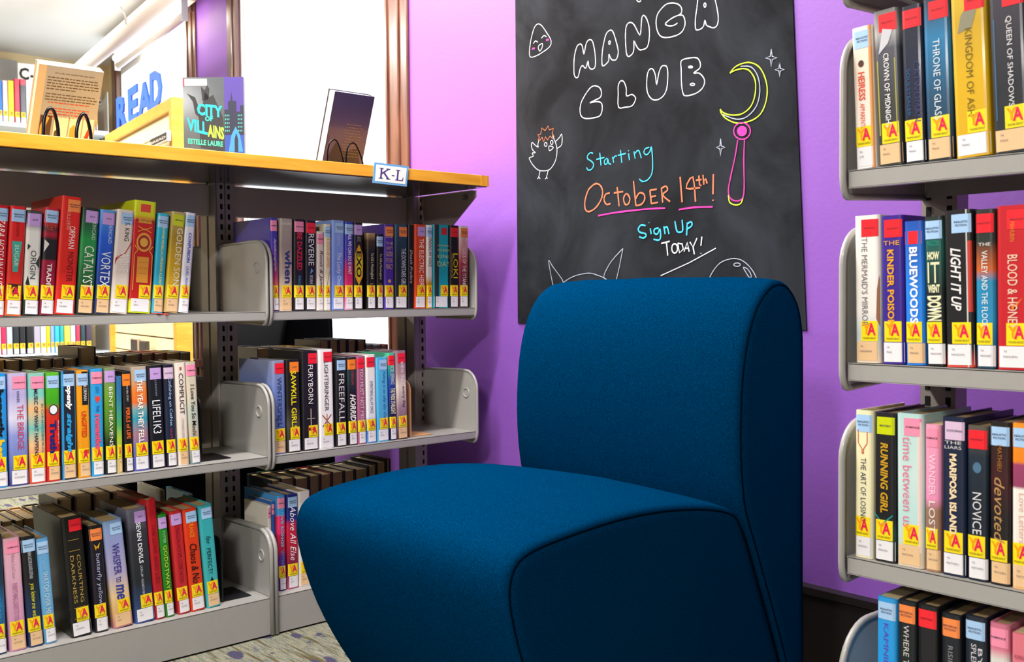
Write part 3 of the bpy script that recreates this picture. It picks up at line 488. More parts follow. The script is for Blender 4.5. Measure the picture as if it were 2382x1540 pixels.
row('L', ZB, .03, [
 (602, 614, 600, 1180, '#e4dccc', 'thin cream paperback', dict(back=.012, yy=(1.1728, 1.1822), paper=True, gen='ro', ya=False, call=None, d=.12)),
 (615, 626, 613, 1170, '#1c60b0', 'thin blue paperback', dict(back=.012, yy=(1.1826, 1.1920), paper=True, gen='ro', ya=False, call=None, d=.12)),
 (644, 668, 639, 1155, [(0, '#4c1c78'), (.35, '#5c1c88'), (.42, '#b01c3c'), (.58, '#b01c40'), (.6, '#d82c60'), (.78, '#d83060'), (.8, '#3890d0'), (1, '#4898d8')], 'striped pink, red and purple book', dict(ymin=1.1928, gen='ro', d=.17, texts=[T('LOVE SONGS', '#60c0f0', .46, .86, hf=.32, bold=.02), T('LEVITHAN', '#6098e8', .24, .42, hf=.32, n='author_lettering')])),
 (670, 696.5, 667, 1152, [(0, '#c05878'), (.2, '#6c1c40'), (.5, '#c01c38'), (.68, '#b81c40'), (.74, '#1c2878'), (1, '#1c2c80')], 'blue over red book with white script', dict(gen='rf', texts=[T('Above All Else', '#f4eef4', .3, .88, hf=.5, shear=.35)])),
 (697, 725, 692, 1144.6, '#e2ddd8', 'white book partly hidden by the lounge chair', dict(call='t', texts=[T('forth', '#d02820', .26, .42, hf=.5)]))],
 'right bay, bottom shelf', 'books on the bottom shelf of the right bay')

# right bookcase
row('R', .9755, .006, [
 (1990, 2038, 1978.6, 68, [(0, '#f0ece8'), (.15, '#f2eae0'), (.8, '#f4dcc8'), (1, '#f0ece4')], 'white paperback with orange red capitals, first in line', dict(gen='rf', art=[('r', .33, .5, 0, 1, '#e89848'), ('e', -.05, .74, .14, .025, '#503028')], texts=[T('HEIRESS', '#e05030', .48, .68, hf=.32, bold=.02, xc=-.05), T('APPARENTLY', '#e05838', .26, .46, hf=.22, xc=-.05)])),
 (2043, 2101, 2028, 30, [(0, '#303230'), (.4, '#3a3c3c'), (.75, '#50525c'), (.85, '#a8a8a8'), (1, '#6c6a68')], 'dark grey book with white capitals and a figure', dict(gen='fa', call='t', art=[('l', [(-.36, .2), (-.36, .68)], .05, '#b0a848'), ('l', [(.34, .2), (.34, .68)], .04, '#b0a848'), ('p', [(-.3, .72), (.1, .78), (.3, .86), (-.1, .88)], '#c8c8d0')], texts=[T('CROWN OF MIDNIGHT', '#e8e6e4', .24, .72, hf=.22, bold=.01)])),
 (2104, 2154, 2093, 18, [(0, '#10141c'), (.5, '#141c38'), (1, '#181e30')], 'navy book with dim blue capitals', dict(gen='fa', texts=[T('CATWOMAN', '#34386c', .26, .64, hf=.28, xc=.2), T('SOULSTEALER', '#1c5c8c', .3, .6, hf=.16, xc=-.2, n='author_lettering')])),
 (2155.6, 2218, 2140, 0, [(0, '#1c2428'), (.4, '#1c4c6c'), (.75, '#2478a8'), (1, '#28303c')], 'black and blue book with white capitals', dict(gen='fa', call='t', texts=[T('THRONE OF GLASS', '#d8e4ec', .25, .74, hf=.26)])),
 (2222.7, 2306, 2207, -18, [(0, '#d8a810'), (.5, '#d8ac0c'), (.8, '#c8a020'), (1, '#d8b830')], 'thick yellow book', dict(gen='fa', art=[('p', [(-.3, .74), (.1, .76), (.25, .86), (0, .9), (-.2, .84)], '#8c8870')], texts=[T('KINGDOM OF ASH', '#6c5c14', .24, .76, hf=.2)])),
 (2311, 2396, 2296, -30, [(0, '#282a2c'), (.4, '#20242c'), (.8, '#34323c'), (1, '#3c3a48')], 'thick charcoal book cut by the right edge', dict(gen='fa', call='t', art=[('l', [(-.36, .2), (-.36, .8)], .03, '#3c6c90')], texts=[T('QUEEN OF SHADOWS', '#e0dee0', .27, .8, hf=.18, xc=.05)]))],
 'right bookcase, top shelf', 'books on the top shelf of the right bookcase')
row('R', .6955, .006, [
 (1988.9, 2048, 1985.7, 503, [(0, '#e8d8c0'), (.2, '#b8c8cc'), (.35, '#ece6e0'), (1, '#efeae2')], 'white book with thin grey capitals, first in line', dict(gen='fa', call='t', art=[('p', [(.36, .3), (.5, .25), (.5, .6), (.4, .5)], '#8c5c40')], texts=[T("THE MERMAID'S MIRROR", '#6c6c70', .25, .85, hf=.24, xc=-.08)])),
 (2051, 2104, 2046.5, 503, '#38208c', 'deep purple book with gold capitals', dict(gen='fa', texts=[T('KINDER POISON', '#e8a020', .25, .77, hf=.3, bold=.03, xc=-.05), T('THE', '#e8a020', .8, .83, horiz=True)])),
 (2106, 2152, 2096, 516, [(0, '#1c78d8'), (.5, '#1c80e4'), (1, '#1c50b0')], 'bright blue book with its red sticker set low', dict(call='t', art=[('r', -.46, .42, .84, .93, '#e8202c')], texts=[T('BLUEWOODS', '#eef2fa', .29, .82, hf=.42, bold=.03)])),
 (2154, 2199, 2146, 505, [(0, '#101414'), (.5, '#14201e'), (.8, '#1c5850'), (1, '#202828')], 'black book with stacked cream block letters', dict(gen='rf', texts=[T('HOW', '#e0e0b8', .71, .765, horiz=True, bold=.05), T('IT', '#e0e0b8', .555, .695, horiz=True, bold=.0), T('WENT', '#e0e0b8', .49, .545, horiz=True, bold=.05), T('DOWN', '#e0e0b8', .3, .47, hf=.75, bold=.05), T('MAGOON', '#1c9c88', .8, .84, horiz=True, n='author_lettering')])),
 (2199.5, 2267, 2193, 491, [(0, '#d84838'), (.12, '#18181c'), (.7, '#141418'), (1, '#1a181c')], 'black book with slanted white brush capitals', dict(gen='rf', art=[('r', .28, .33, 0, 1, '#c8c4c4'), ('r', .33, .5, .35, .8, '#c83828')], texts=[T('LIGHT IT UP', '#f0ecea', .36, .76, hf=.36, shear=.3, bold=.02, xc=-.08)])),
 (2269, 2316, 2266, 488, [(0, '#14384c'), (.3, '#1c88b8'), (.55, '#1c84b0'), (.62, '#c05c20'), (.8, '#24302c'), (1, '#2c2c28')], 'orange over blue book with white capitals', dict(gen='fa', texts=[T('VALLEY AND THE FLOOD', '#e4ecf0', .25, .74, hf=.3), T('THE', '#e0e0dc', .77, .79, horiz=True)])),
 (2318, 2396, 2316, 480, '#c01824', 'thick red book with cream capitals', dict(gen='fa', d=.17, art=[('p', [(-.1, .42), (.1, .38), (.3, .44), (.1, .4), (0, .36)], '#e88020')], texts=[T('BLOOD & HONEY', '#ecd0b8', .25, .7, hf=.3), T('MAHURIN', '#e08028', .78, .9, hf=.14, n='author_lettering')]))],
 'right bookcase, middle shelf', 'books on the middle shelf of the right bookcase')
row('R', .4105, .006, [
 (1986.7, 2029, 1988, 953, '#efe8bc', 'pale yellow book with a bottle drawing', dict(gen='rf', art=[('l', [(-.3, .87), (.2, .87), (.2, .78), (.0, .74), (.0, .71), (-.08, .71), (-.08, .74), (-.3, .78), (-.3, .87)], .05, '#c85030')], texts=[T('THE ART OF LOSING', '#28304c', .25, .68, hf=.3)])),
 (2032, 2082, 2032.5, 958, [(0, '#181a1c'), (.2, '#1c4040'), (.3, '#16161a'), (1, '#1c1a1e')], 'black book with gold outlined capitals', dict(gen='my', art=[('l', [(-.45, .32), (.1, .22)], .06, '#1c8c84'), ('l', [(.4, .32), (-.2, .24)], .06, '#1c8c84')], texts=[T('RUNNING GIRL', '#c8981c', .33, .8, hf=.36, shear=.15, bold=.03)])),
 (2085.5, 2148, 2084, 960, [(0, '#d8c8b0'), (.3, '#b8dcd8'), (.6, '#c8e0dc'), (1, '#b4d8d4')], 'wide pale aqua book with pink letters', dict(gen='ro', call='t', art=[('r', .3, .5, .1, .95, '#e8d4cc')], texts=[T('time between us', '#e47898', .26, .85, hf=.34, xc=-.08)])),
 (2150, 2187, 2150, 986, [(0, '#a07858'), (.25, '#946c5c'), (.42, '#987058'), (.5, '#e890b8'), (1, '#f09cb8')], 'short pink book browning at the foot', dict(paper=True, gen='ro', call='t', texts=[T('WANDER', '#f8d4e4', .52, .8, hf=.4), T('LOST', '#e8e4e0', .26, .48, hf=.4)])),
 (2189.5, 2246, 2189, 968, '#14203c', 'navy book with cream and orange capitals', dict(gen='dy', texts=[T('MARIPOSA ISLAND', '#f4d8b0', .26, .77, hf=.3, bold=.04), T('THE', '#d8d4d0', .83, .85, horiz=True), T('LIARS', '#d8d4d0', .8, .82, horiz=True)])),
 (2248, 2298, 2248, 988, [(0, '#101c2c'), (.5, '#14202e'), (.8, '#1c2a38'), (1, '#5c5448')], 'dark navy book with white serif capitals', dict(gen='fa', art=[('e', 0, .73, .2, .035, '#4c7090')], texts=[T('NOVICE', '#dcdcdc', .3, .57, hf=.42)])),
 (2300, 2349.5, 2301, 980, [(0, '#141014'), (.4, '#181418'), (.65, '#3c1418'), (1, '#1c1814')], 'black book with gold script', dict(gen='rf', call='t', texts=[T('devoted', '#b88c54', .26, .66, hf=.5, shear=.3), T('MATHIEU', '#a86c24', .7, .86, hf=.2, n='author_lettering')])),
 (2352, 2404, 2352, 983, [(0, '#e8b070'), (.15, '#f0e4d8'), (.6, '#f0e8e0'), (.62, '#903c60'), (.75, '#983c64'), (.77, '#e88018'), (1, '#e89020')], 'cream, plum and orange book cut by the right edge', dict(gen='rf', call='t', texts=[T('Love Letters', '#d8a8a0', .28, .58, hf=.3)]))],
 'right bookcase, lower shelf', 'books on the lower shelf of the right bookcase')
row('R', .115, .006, [
 (2038, 2084, 2038.5, 1386, [(0, '#5cb8e8'), (.5, '#1c9ce8'), (1, '#2c98dc')], 'sky blue paperback with violet letters', dict(paper=True, gen='rf', texts=[T('KAMNIE MOTION', '#5c3cb8', .3, .85, hf=.25)])),
 (2087, 2130, 2087, 1393, '#1c2024', 'charcoal book with white capitals', dict(gen='hf', texts=[T('WHERE THE WORLD ENDS', '#d0d0c8', .2, .86, hf=.3)])),
 (2133, 2180, 2133, 1402, [(0, '#181a1e'), (1, '#1c1c20')], 'black book with dark red lettering', dict(gen='fa', texts=[T('RUIN', '#8c1c1c', .3, .62, hf=.4)])),
 (2188, 2234, 2188, 1424, '#1a1e26', 'black book with a small white capital', dict(gen='hf', texts=[T('BLACK', '#c8ccd0', .3, .62, hf=.4), T('RISING', '#8c8c90', .66, .82, hf=.25, n='author_lettering')])),
 (2243, 2293, 2243, 1428, '#1c2430', 'slate book with white capitals and orange flower', dict(gen='rf', art=[('e', -.3, .6, .16, .03, '#b87020')], texts=[T('SPLENDOR', '#d8d8dc', .62, .85, hf=.25, xc=-.05), T('BY', '#d8d8dc', .73, .83, hf=.2, xc=.25)])),
 (2300, 2347, 2300, 1446, [(0, '#d0d0cc'), (.8, '#d8d8d0'), (.86, '#d87890'), (1, '#c87088')], 'white book with a pink top', dict(gen='ro', texts=[T('ONE', '#485058', .5, .72, hf=.55, shear=.2)])),
 (2351, 2402, 2351, 1471, '#dc7484', 'salmon pink book cut by the right edge', dict(paper=True, texts=[T('ROMANCE', '#8c3448', .86, .885, horiz=True), T('THE CROWN', '#7c2838', .3, .75, hf=.3)]))],
 'right bookcase, floor level', 'books on the lowest shelf of the right bookcase')

# ------------------------------------------------------------------ books on the reverse side of the left bookcase (spines to the window)
ORD = ['first', 'second', 'third', 'fourth', 'fifth', 'sixth', 'seventh', 'eighth', 'ninth', 'tenth', 'eleventh', 'twelfth', 'thirteenth', 'fourteenth', 'fifteenth', 'sixteenth', 'seventeenth', 'eighteenth']
def rrow(z, plane, items, where, group):
    xs = -2.714; xf = xs+.15
    for i, (u0, u1, vt, c) in enumerate(items):
        d = xs if plane == 's' else xf
        a = base_at(u0, 0, d, z); b = base_at(u1, 0, d, z); t = at((u0+u1)/2, vt, 0, d)
        # u measured at the top of the book, so slide to the top edge
        a = at(u0, vt, 0, d); b = at(u1, vt, 0, d)
        if where.endswith('left bay'): b.y = min(b.y, 1.149)
        if where.endswith('right bay'): a.y = max(a.y, 1.174); b.y = min(b.y, 1.778)
        if b.y-a.y < .006: continue
        wd = b.y-a.y-.0008; h_ = min(t.z-z, .306)
        book(Vector((xs, (a.y+b.y)/2, z+.0003)), -PI/2, 0, wd, h_, .15, c,
             ORD[i]+' reverse-side book from the left, fore-edge showing, '+where, group, ya=False, call=None)
rrow(ZU, 'f', [(420, 438, 531, '#2c2c34'), (439, 456, 531, '#7a4a2c'), (457, 473, 529, '#141416')], 'upper shelf, left bay', 'books standing the other way on the upper shelf')
rrow(ZM, 'f', [(-30, 9, 838, '#d09030'), (10, 48, 837, '#181a26'), (49, 90, 836, '#1c2848'), (91, 122, 835, '#202226'), (123, 146, 833, '#8c8c90'), (147, 179, 833, '#1c1c20'), (180, 223, 807, '#241c24'),
               (225, 262, 828, '#20242c'), (263, 290, 827, '#1c2030'), (292, 326, 824, '#6c6c74'), (328, 356, 822, '#8a2c1c'), (358, 385, 821, '#a02020'), (387, 416, 820, '#a88018'), (418, 446, 819, '#7c8894'), (447, 469, 822, '#23282a')],
     'middle shelf, left bay', 'books standing the other way on the middle shelf')
rrow(ZM, 'f', [(598, 633, 809, '#3c4048'), (634, 662, 810, '#1c1c20'), (664, 690, 809, '#8c8880'), (692, 728, 808, '#a88838'), (745, 766, 792, '#1a1a1e'), (767, 788, 790, '#141418'), (789, 808, 789, '#1a2026'), (809, 829, 789, '#12161a'), (831, 851, 790, '#101214'),
               (852, 867, 801, '#8898b8'), (868, 885, 802, '#a0b0c8'), (886, 903, 801, '#a02028'), (904, 925, 799, '#3c78b8')],
     'middle shelf, right bay', 'books standing the other way on the middle shelf')
rrow(ZB, 's', [(-40, -12, 1188, '#403020'), (-10, 13, 1186, '#3c2c20'), (14, 46, 1181, '#b07818'), (48, 86, 1173, '#16141a'), (87, 122, 1140, '#14141a'), (123, 166, 1132, '#141218'), (167, 209, 1128, '#100e14'), (210, 254, 1125, '#161016'),
               (262, 300, 1147, '#24282c'), (318, 330, 1122, '#b0aca0'), (385, 416, 1130, '#2c6070'), (417, 468, 1116, '#5c2020')],
     'bottom shelf, left bay', 'books standing the other way on the bottom shelf')
rrow(ZB, 's', [(572, 593, 1101, '#1c2428'), (594, 625, 1096, '#143c28'), (626, 658, 1096, '#1a141a'), (659, 684, 1090, '#282c30'), (685, 710, 1087, '#7c1028'), (711, 738, 1082, '#202428'), (739, 763, 1079, '#26282a'), (764, 793, 1076, '#282c2c'), (794, 812, 1069, '#3c4448'),
               (813, 834, 1061, '#282624'), (835, 860, 1054, '#3c1c10'), (861, 884, 1053, '#1c1214'), (885, 903, 1052, '#14100e'), (904, 936, 1054, '#1c1612')],
     'bottom shelf, right bay', 'books standing the other way on the bottom shelf')

# ------------------------------------------------------------------ room shell
def struct(name, bm, m_, parent=None):
    norm(bm); o = link(name, bm, m_, parent)
    if parent is None: o['kind'] = 'structure'
    return o
CZ = 2.225
PLAN = [(-6.5, -3.1), (2.5, -3.1), (2.5, 1.95), (-2.6, 1.95), (-6.5, 2.4375)]
bm = bmesh.new(); prism(bm, PLAN, 2, -.1, 0); struct('floor', bm, M_CARPET)
bm = bmesh.new(); prism(bm, PLAN, 2, CZ, CZ+.1); struct('ceiling', bm, M_CEIL)
bm = bmesh.new(); box(bm, (-2.6, 1.9, 0), (2.5, 2.02, CZ)); struct('wall_back', bm, M_PURPLE)
bm = bmesh.new(); box(bm, (2.4, -3.0, 0), (2.5, 1.9, CZ)); struct('wall_right', bm, M_TAUPE)
bm = bmesh.new(); box(bm, (-6.52, -3.1, 0), (2.5, -3.0, CZ)); struct('wall_front', bm, M_TAUPE)
bm = bmesh.new(); box(bm, (-6.52, -3.0, 0), (-6.42, 2.38, CZ)); struct('wall_left', bm, M_CREAM)
DW = Vector((-4, .5, 0)).normalized(); NW = Vector((-DW.y, DW.x, 0))     # window wall runs on, turned 7 degrees; NW points into the room
if NW.y > 0: NW = -NW
WM = Matrix(((DW.x, -NW.x, 0, -2.6), (DW.y, -NW.y, 0, 1.9), (0, 0, 1, 0), (0, 0, 0, 1)))   # local: X along wall, Y outward, Z up
def wx(x): return (x+2.6)/DW.x
W1 = (wx(-2.745), wx(-4.12)); W2 = (wx(-4.80), wx(-6.14)); SILL, HEAD = .5, 2.16; LEN = wx(-6.5)
bm = bmesh.new()
for a, b, z0, z1 in ((0.0, W1[0], 0, CZ), (W1[1], W2[0], 0, CZ), (W1[0], W1[1], 0, SILL), (W2[0], W2[1], 0, SILL), (W1[0], W1[1], HEAD, CZ), (W2[0], W2[1], HEAD, CZ)):
    box(bm, (a, 0, z0), (b, .025, z1), M=WM)
struct('wall_window', bm, M_PURPLE)
bm = bmesh.new(); box(bm, (W2[1], 0, 0), (LEN, .025, CZ), M=WM); struct('wall_corner', bm, M_CREAM)
for k, (a, b) in enumerate((W1, W2)):
    fr = bmesh.new(); t = .135
    for s, e in ((a-t if k == 0 else a-.12, a), (b, b+(.12 if k == 0 else .15))):
        lo, hi = s, e
        box(fr, (lo, -.010, SILL-.1), (hi, 0, HEAD+.06), bev=.004, M=WM)
        c = (lo+hi)/2; box(fr, (c-.02, -.017, SILL-.1), (c+.02, -.009, HEAD+.06), bev=.004, M=WM)
        q = e if s < a-.01 else s
        box(fr, ((q-.012 if q == a else q), -.016, SILL-.1), ((q if q == a else q+.012), .03, HEAD+.06), M=WM)
    box(fr, (a-.1, -.02, HEAD), (b+.1, 0, HEAD+.06), M=WM)
    o = struct('window_%d' % (k+1), fr, M_DARKWOOD)
    s_ = bmesh.new(); box(s_, (a-.14, -.05, SILL-.04), (b+.14, .03, SILL), bev=.004, M=WM); norm(s_); link('window_sill', s_, M_DARKWOOD, o)
    s_ = bmesh.new()
    for x0, x1, z0, z1 in ((a, a+.012, SILL, HEAD), (b-.012, b, SILL, HEAD), (a, b, SILL, SILL+.04), (a, b, HEAD-.04, HEAD)): box(s_, (x0, .01, z0), (x1, .022, z1), M=WM)
    norm(s_); link('sash', s_, M_WHITE, o)
    g = bmesh.new(); box(g, (a+.012, .014, SILL+.04), (b-.012, .018, HEAD-.04), M=WM); norm(g); link('pane', g, M_GLASS, o)
bm = bmesh.new(); box(bm, (-2.45, 1.878, 0), (2.4, 1.9, .165)); box(bm, (-2.45, 1.872, .165), (2.4, 1.9, .18)); struct('baseboard_back', bm, mat('#120a08', .5))

# ------------------------------------------------------------------ chalkboard with its drawings
YB = 1.9
c4 = [at(1207, 752, 1, YB), at(1878, 768, 1, YB), at(1846, 0, 1, YB), at(1201, 0, 1, YB)]
k = (1.8-c4[1].z)/(c4[2].z-c4[1].z); c4[2] = c4[1].lerp(c4[2], k)
k = (1.8-c4[0].z)/(c4[3].z-c4[0].z); c4[3] = c4[0].lerp(c4[3], k)
bm = bmesh.new(); prism(bm, [(p.x, p.z) for p in c4], 1, YB-.004, YB-.0002); norm(bm)
cb = link('chalkboard', bm, M_BOARD); tag(cb, 'black chalkboard panel on the purple wall with a hand-drawn club notice', 'chalkboard')
ST = {}
def A_(pts): return [(1180+x/3.2083, y/3.2083) for x, y in pts]
def B_(pts): return [(1180+x/3.3083, 460+y/3.3083) for x, y in pts]
def ell(cx, cy_, rx, ry, n=14): return [(cx+rx*math.cos(2*math.pi*i/n), cy_+ry*math.sin(2*math.pi*i/n)) for i in range(n+1)]
def smooth(P, n=3):
    if len(P) < 3: return P
    out = []; closed = P[0] == P[-1]; N = len(P)
    for i in range(N-1):
        p1, p2 = P[i], P[i+1]
        p0 = P[i-1] if i > 0 else (P[-2] if closed else p1); p3 = P[i+2] if i+2 < N else (P[1] if closed else p2)
        for t in range(n):
            t /= n; out.append(tuple(.5*((2*b)+(-a+c)*t+(2*a-5*b+4*c-d)*t*t+(-a+3*b-3*c+d)*t**3) for a, b, c, d in zip(p0, p1, p2, p3)))
    return out+[P[-1]]
def stroke(col, P, wpx=3.0, sm=True, name='chalk_lettering', key=None):
    ST.setdefault((name, col, key if key is not None else int(P[0][1] > 430 and P[0][1] < 515)+2*int(P[0][1] >= 540)+4*int(P[0][1] < 110)), []).append((smooth(P) if sm else P, wpx))
W_, CY, OR, PK, YG, GR = '#e8e8ec', '#38b4dc', '#d0704c', '#f0309c', '#c4ec30', '#9ca4b4'
MG = [[(515,580),(500,560),(497,500),(500,430),(512,370),(525,340),(545,328),(560,345),(572,405),(585,340),(600,305),(622,296),(640,320),(655,400),(658,480),(648,510),(625,515),(608,495),(603,455),(590,500),(580,508),(562,490),(545,510),(530,570),(515,580)],
[(720,490),(707,480),(708,400),(720,320),(740,250),(770,225),(790,240),(810,300),(828,380),(820,430),(805,448),(780,445),(765,420),(758,405),(757,450),(740,475),(720,490)],[(760,305),(770,312),(765,330),(757,325),(760,305)],
[(905,422),(890,400),(885,350),(882,280),(885,210),(900,175),(925,168),(950,190),(990,262),(1000,180),(1005,130),(1020,115),(1040,140),(1058,200),(1060,280),(1045,350),(1010,370),(985,370),(965,345),(945,305),(945,360),(935,400),(905,422)],
[(1275,115),(1300,95),(1300,60),(1280,35),(1240,22),(1190,30),(1150,65),(1120,110),(1110,170),(1120,230),(1145,270),(1190,280),(1260,265),(1305,235),(1325,190),(1325,150),(1310,115),(1275,115),(1230,135),(1190,165),(1180,180),(1200,192),(1240,190),(1270,172)],
[(1432,-60),(1415,60),(1405,130),(1403,190),(1410,222),(1440,218),(1465,195),(1475,150),(1485,185),(1510,200),(1540,207),(1565,190),(1575,140),(1565,60),(1535,-50),(1480,-90),(1432,-60)],ell(1475,38,8,15),
[(615,768),(660,745),(695,725),(703,690),(690,655),(655,640),(620,655),(580,710),(550,770),(543,830),(555,870),(590,885),(640,880),(690,865),(708,820),(705,775),(685,760),(650,760),(615,768)],
[(830,800),(828,700),(828,640),(845,605),(870,610),(888,660),(890,715),(930,705),(955,725),(955,750),(930,790),(880,800),(830,800)],
[(1085,515),(1060,520),(1045,560),(1040,640),(1050,700),(1080,740),(1120,745),(1165,715),(1190,660),(1198,570),(1193,505),(1175,490),(1150,498),(1130,550),(1115,632),(1105,560),(1085,515)],
[(1330,715),(1310,690),(1300,620),(1298,520),(1295,470),(1310,445),(1380,430),(1420,435),(1440,470),(1435,510),(1390,545),(1430,545),(1465,580),(1472,620),(1450,665),(1400,700),(1330,715)],ell(1368,500,15,6),ell(1382,630,16,8),[(960,-30),(965,-5),(975,10),(995,8),(1002,-30)]]
for i_, p in enumerate(MG): stroke(W_, A_(p), 2.7, key='club' if 7 <= i_ < len(MG)-1 else 'manga' if i_ < 7 else 'top')
for p in [[(170,424),(168,350),(185,260),(205,200),(232,178),(260,195),(295,245),(322,290),(327,325),(310,355),(270,385),(220,415),(170,424)],[(195,325),(210,305),(228,315)],[(255,285),(275,265),(292,275)],[(232,345),(262,325),(258,360),(240,380),(232,345)]]: stroke(W_, A_(p), 2.2, name='chalk_riceball', key='r')
for x, y in ((195, 362), (300, 298)): stroke(PK, A_([(x-10, y+2), (x+10, y-2)]), 4.5, False, name='chalk_riceball', key='r')
for p in [[(235,1050),(228,1080),(232,1098),(210,1085),(185,1063),(180,1090),(190,1120),(210,1140),(185,1142),(195,1165),(170,1175),(165,1185),(190,1230),(230,1268),(280,1275),(320,1262),(355,1210),(370,1150),(368,1090),(350,1040),(338,1012)],[(362,1055),(390,1025),(405,1000),(410,1040),(403,1085),(370,1108)],ell(287,1078,10,14),ell(332,1063,9,15),[(312,1090),(345,1100),(315,1125),(312,1090)],[(245,1272),(235,1320),(225,1335)],[(235,1318),(245,1335)],[(305,1272),(292,1325),(283,1335)],[(292,1320),(300,1332)]]: stroke(W_, A_(p), 2.0, name='chalk_chick', key='r')
stroke(OR, A_([(230,1045),(240,1025),(228,1005),(250,1000),(258,955),(282,975),(305,940),(312,970),(345,958),(335,995),(350,1020),(340,1035),(320,1015),(300,1045),(285,1020),(272,1058),(260,1025),(245,1045),(230,1045)]), 2.2, False, name='chalk_chick')
for p in [[(640,1145),(620,1140),(600,1160),(600,1185),(630,1205),(645,1230),(630,1262),(605,1270),(592,1250)],[(690,1140),(700,1235)],[(665,1190),(725,1175)],[(745,1180),(725,1200),(728,1225),(745,1220),(750,1185),(758,1220),(775,1225)],[(785,1170),(795,1215)],[(790,1185),(805,1165),(818,1165)],[(845,1120),(855,1215)],[(825,1160),(885,1145)],[(905,1145),(912,1195)],[(904,1122),(906,1128)],[(945,1130),(955,1185)],[(950,1150),(970,1125),(985,1130),(1000,1180)],[(1060,1100),(1030,1110),(1020,1140),(1040,1155),(1065,1130),(1075,1095),(1085,1200),(1080,1290),(1050,1340),(1010,1355),(985,1335)]]: stroke(CY, A_(p), 3.2, key='starting')
for p in [[(620,1400),(600,1430),(580,1500),(582,1560),(610,1580),(660,1550),(700,1490),(712,1430),(695,1385),(660,1370),(620,1400)],[(765,1440),(735,1450),(722,1490),(740,1525),(770,1520)],[(820,1395),(835,1540)],[(795,1440),(865,1430)],[(890,1445),(868,1480),(880,1525),(905,1520),(915,1480),(890,1445)],[(942,1350),(960,1535)],[(955,1490),(985,1440),(1020,1450),(1025,1490),(1000,1525),(962,1535)],[(1065,1420),(1075,1520)],[(1065,1420),(1115,1412)],[(1070,1470),(1110,1462)],[(1075,1520),(1125,1510)],[(1150,1400),(1160,1512)],[(1150,1405),(1185,1390),(1195,1420),(1160,1455),(1215,1505)],[(1290,1320),(1305,1510)],[(1405,1505),(1385,1320),(1335,1405),(1440,1400)],[(1430,1310),(1435,1380),(1450,1385)],[(1408,1345),(1450,1340)],[(1460,1305),(1468,1378)],[(1465,1350),(1480,1335),(1492,1370)],[(1538,1300),(1535,1450)],[(1535,1490),(1536,1500)]]: stroke(OR, A_(p), 4.2, len(p) > 3, key='date')
for p in [[(700,138),(860,110),(1100,85),(1215,80)],[(1320,92),(1430,75),(1580,70)]]: stroke(PK, B_(p), 4.0, key='u%d' % p[0][0], name='chalk_underline')
for p in [[(1065,215),(1030,210),(1008,240),(1020,265),(1060,275),(1068,295),(1045,310),(1015,300)],[(1100,235),(1108,280)],[(1090,190),(1092,193)],[(1165,235),(1135,240),(1130,270),(1155,280),(1175,240),(1180,290),(1170,325),(1125,320)],[(1205,220),(1215,280)],[(1210,235),(1230,225),(1245,280)],[(1290,180),(1305,255),(1330,265),(1350,250),(1345,170)],[(1385,190),(1380,290)],[(1385,200),(1415,185),(1420,215),(1385,240)]]: stroke(CY, B_(p), 4.2, key='sign')
for p in [[(1185,352),(1250,335)],[(1225,345),(1235,445)],ell(1288,390,22,36),[(1312,350),(1325,425),(1355,395),(1345,355),(1312,350)],[(1360,415),(1385,345),(1400,415)],[(1365,390),(1395,388)],[(1405,340),(1430,380),(1460,310)],[(1430,380),(1440,435)],[(1497,300),(1490,370)],[(1490,425),(1491,430)]]: stroke(W_, B_(p), 3.4, len(p) > 5, key='today')
for p in [[(1180,600),(1400,500),(1605,388)],[(355,690),(335,590),(318,480),(350,530),(420,625),(428,655)],[(428,655),(480,620),(540,595),(630,580),(690,595),(740,615),(800,655)],[(745,620),(748,585),(800,490),(890,390)],[(890,390),(865,520),(835,650)],[(1540,655),(1580,570),(1640,500),(1720,470),(1790,475),(1850,515),(1900,580),(1930,655)],ell(1768,515,25,13),[(1820,535),(1850,550),(1875,590),(1875,615),(1860,610),(1840,580),(1820,545),(1820,535)],[(208,832),(228,845)]]: stroke(GR if p[0][0] != 1180 else W_, B_(p), 2.3, len(p) > 3, name='chalk_outline', key='a' if p[0][0] == 1180 else 'b' if p[0][0] < 900 and p[0][0] != 208 else 'd' if p[0][0] == 208 else 'c')
stroke(YG, A_([(1662,545),(1700,500),(1760,472),(1820,468),(1880,500),(1920,570),(1940,660),(1930,760),(1890,850),(1820,900),(1720,920),(1640,890),(1600,850),(1588,815)]), 3, name='chalk_moon', key='m')
stroke(YG, A_([(1588,815),(1620,845),(1690,860),(1760,845),(1820,790),(1850,700),(1850,600),(1810,530),(1760,512),(1700,525),(1662,545)]), 3, name='chalk_moon', key='m')
stroke(GR, A_([(1740,495),(1820,500),(1870,570),(1885,680),(1860,790),(1790,870),(1710,890),(1610,855)]), 2.6, name='chalk_moon', key='m')
for p in [[(1720,1045),(1700,1170),(1665,1330),(1650,1420),(1665,1480),(1710,1500),(1755,1480),(1768,1400),(1765,1200),(1770,1045)], ell(1752, 978, 62, 62, 18)]: stroke(PK, A_(p), 3, name='chalk_moon', key='m')
for r in (8, 20, 31): stroke(PK, A_(ell(1752, 978, r, r, 14)), 4.4, name='chalk_moon', key='m')
stroke(YG, A_([(1650,1455),(1660,1510),(1705,1530),(1745,1515),(1760,1465)]), 3, name='chalk_moon', key='m')
for x, y, a, b in ((1970, 432, 43, 66), (2033, 520, 34, 54), (1592, 1100, 33, 64)):
    q = .17; stroke(GR, A_([(x, y-b), (x+a*q, y-b*q), (x+a, y), (x+a*q, y+b*q), (x, y+b), (x-a*q, y+b*q), (x-a, y), (x-a*q, y-b*q), (x, y-b)]), 2.6, False, name='chalk_star', key=x)
i = 0
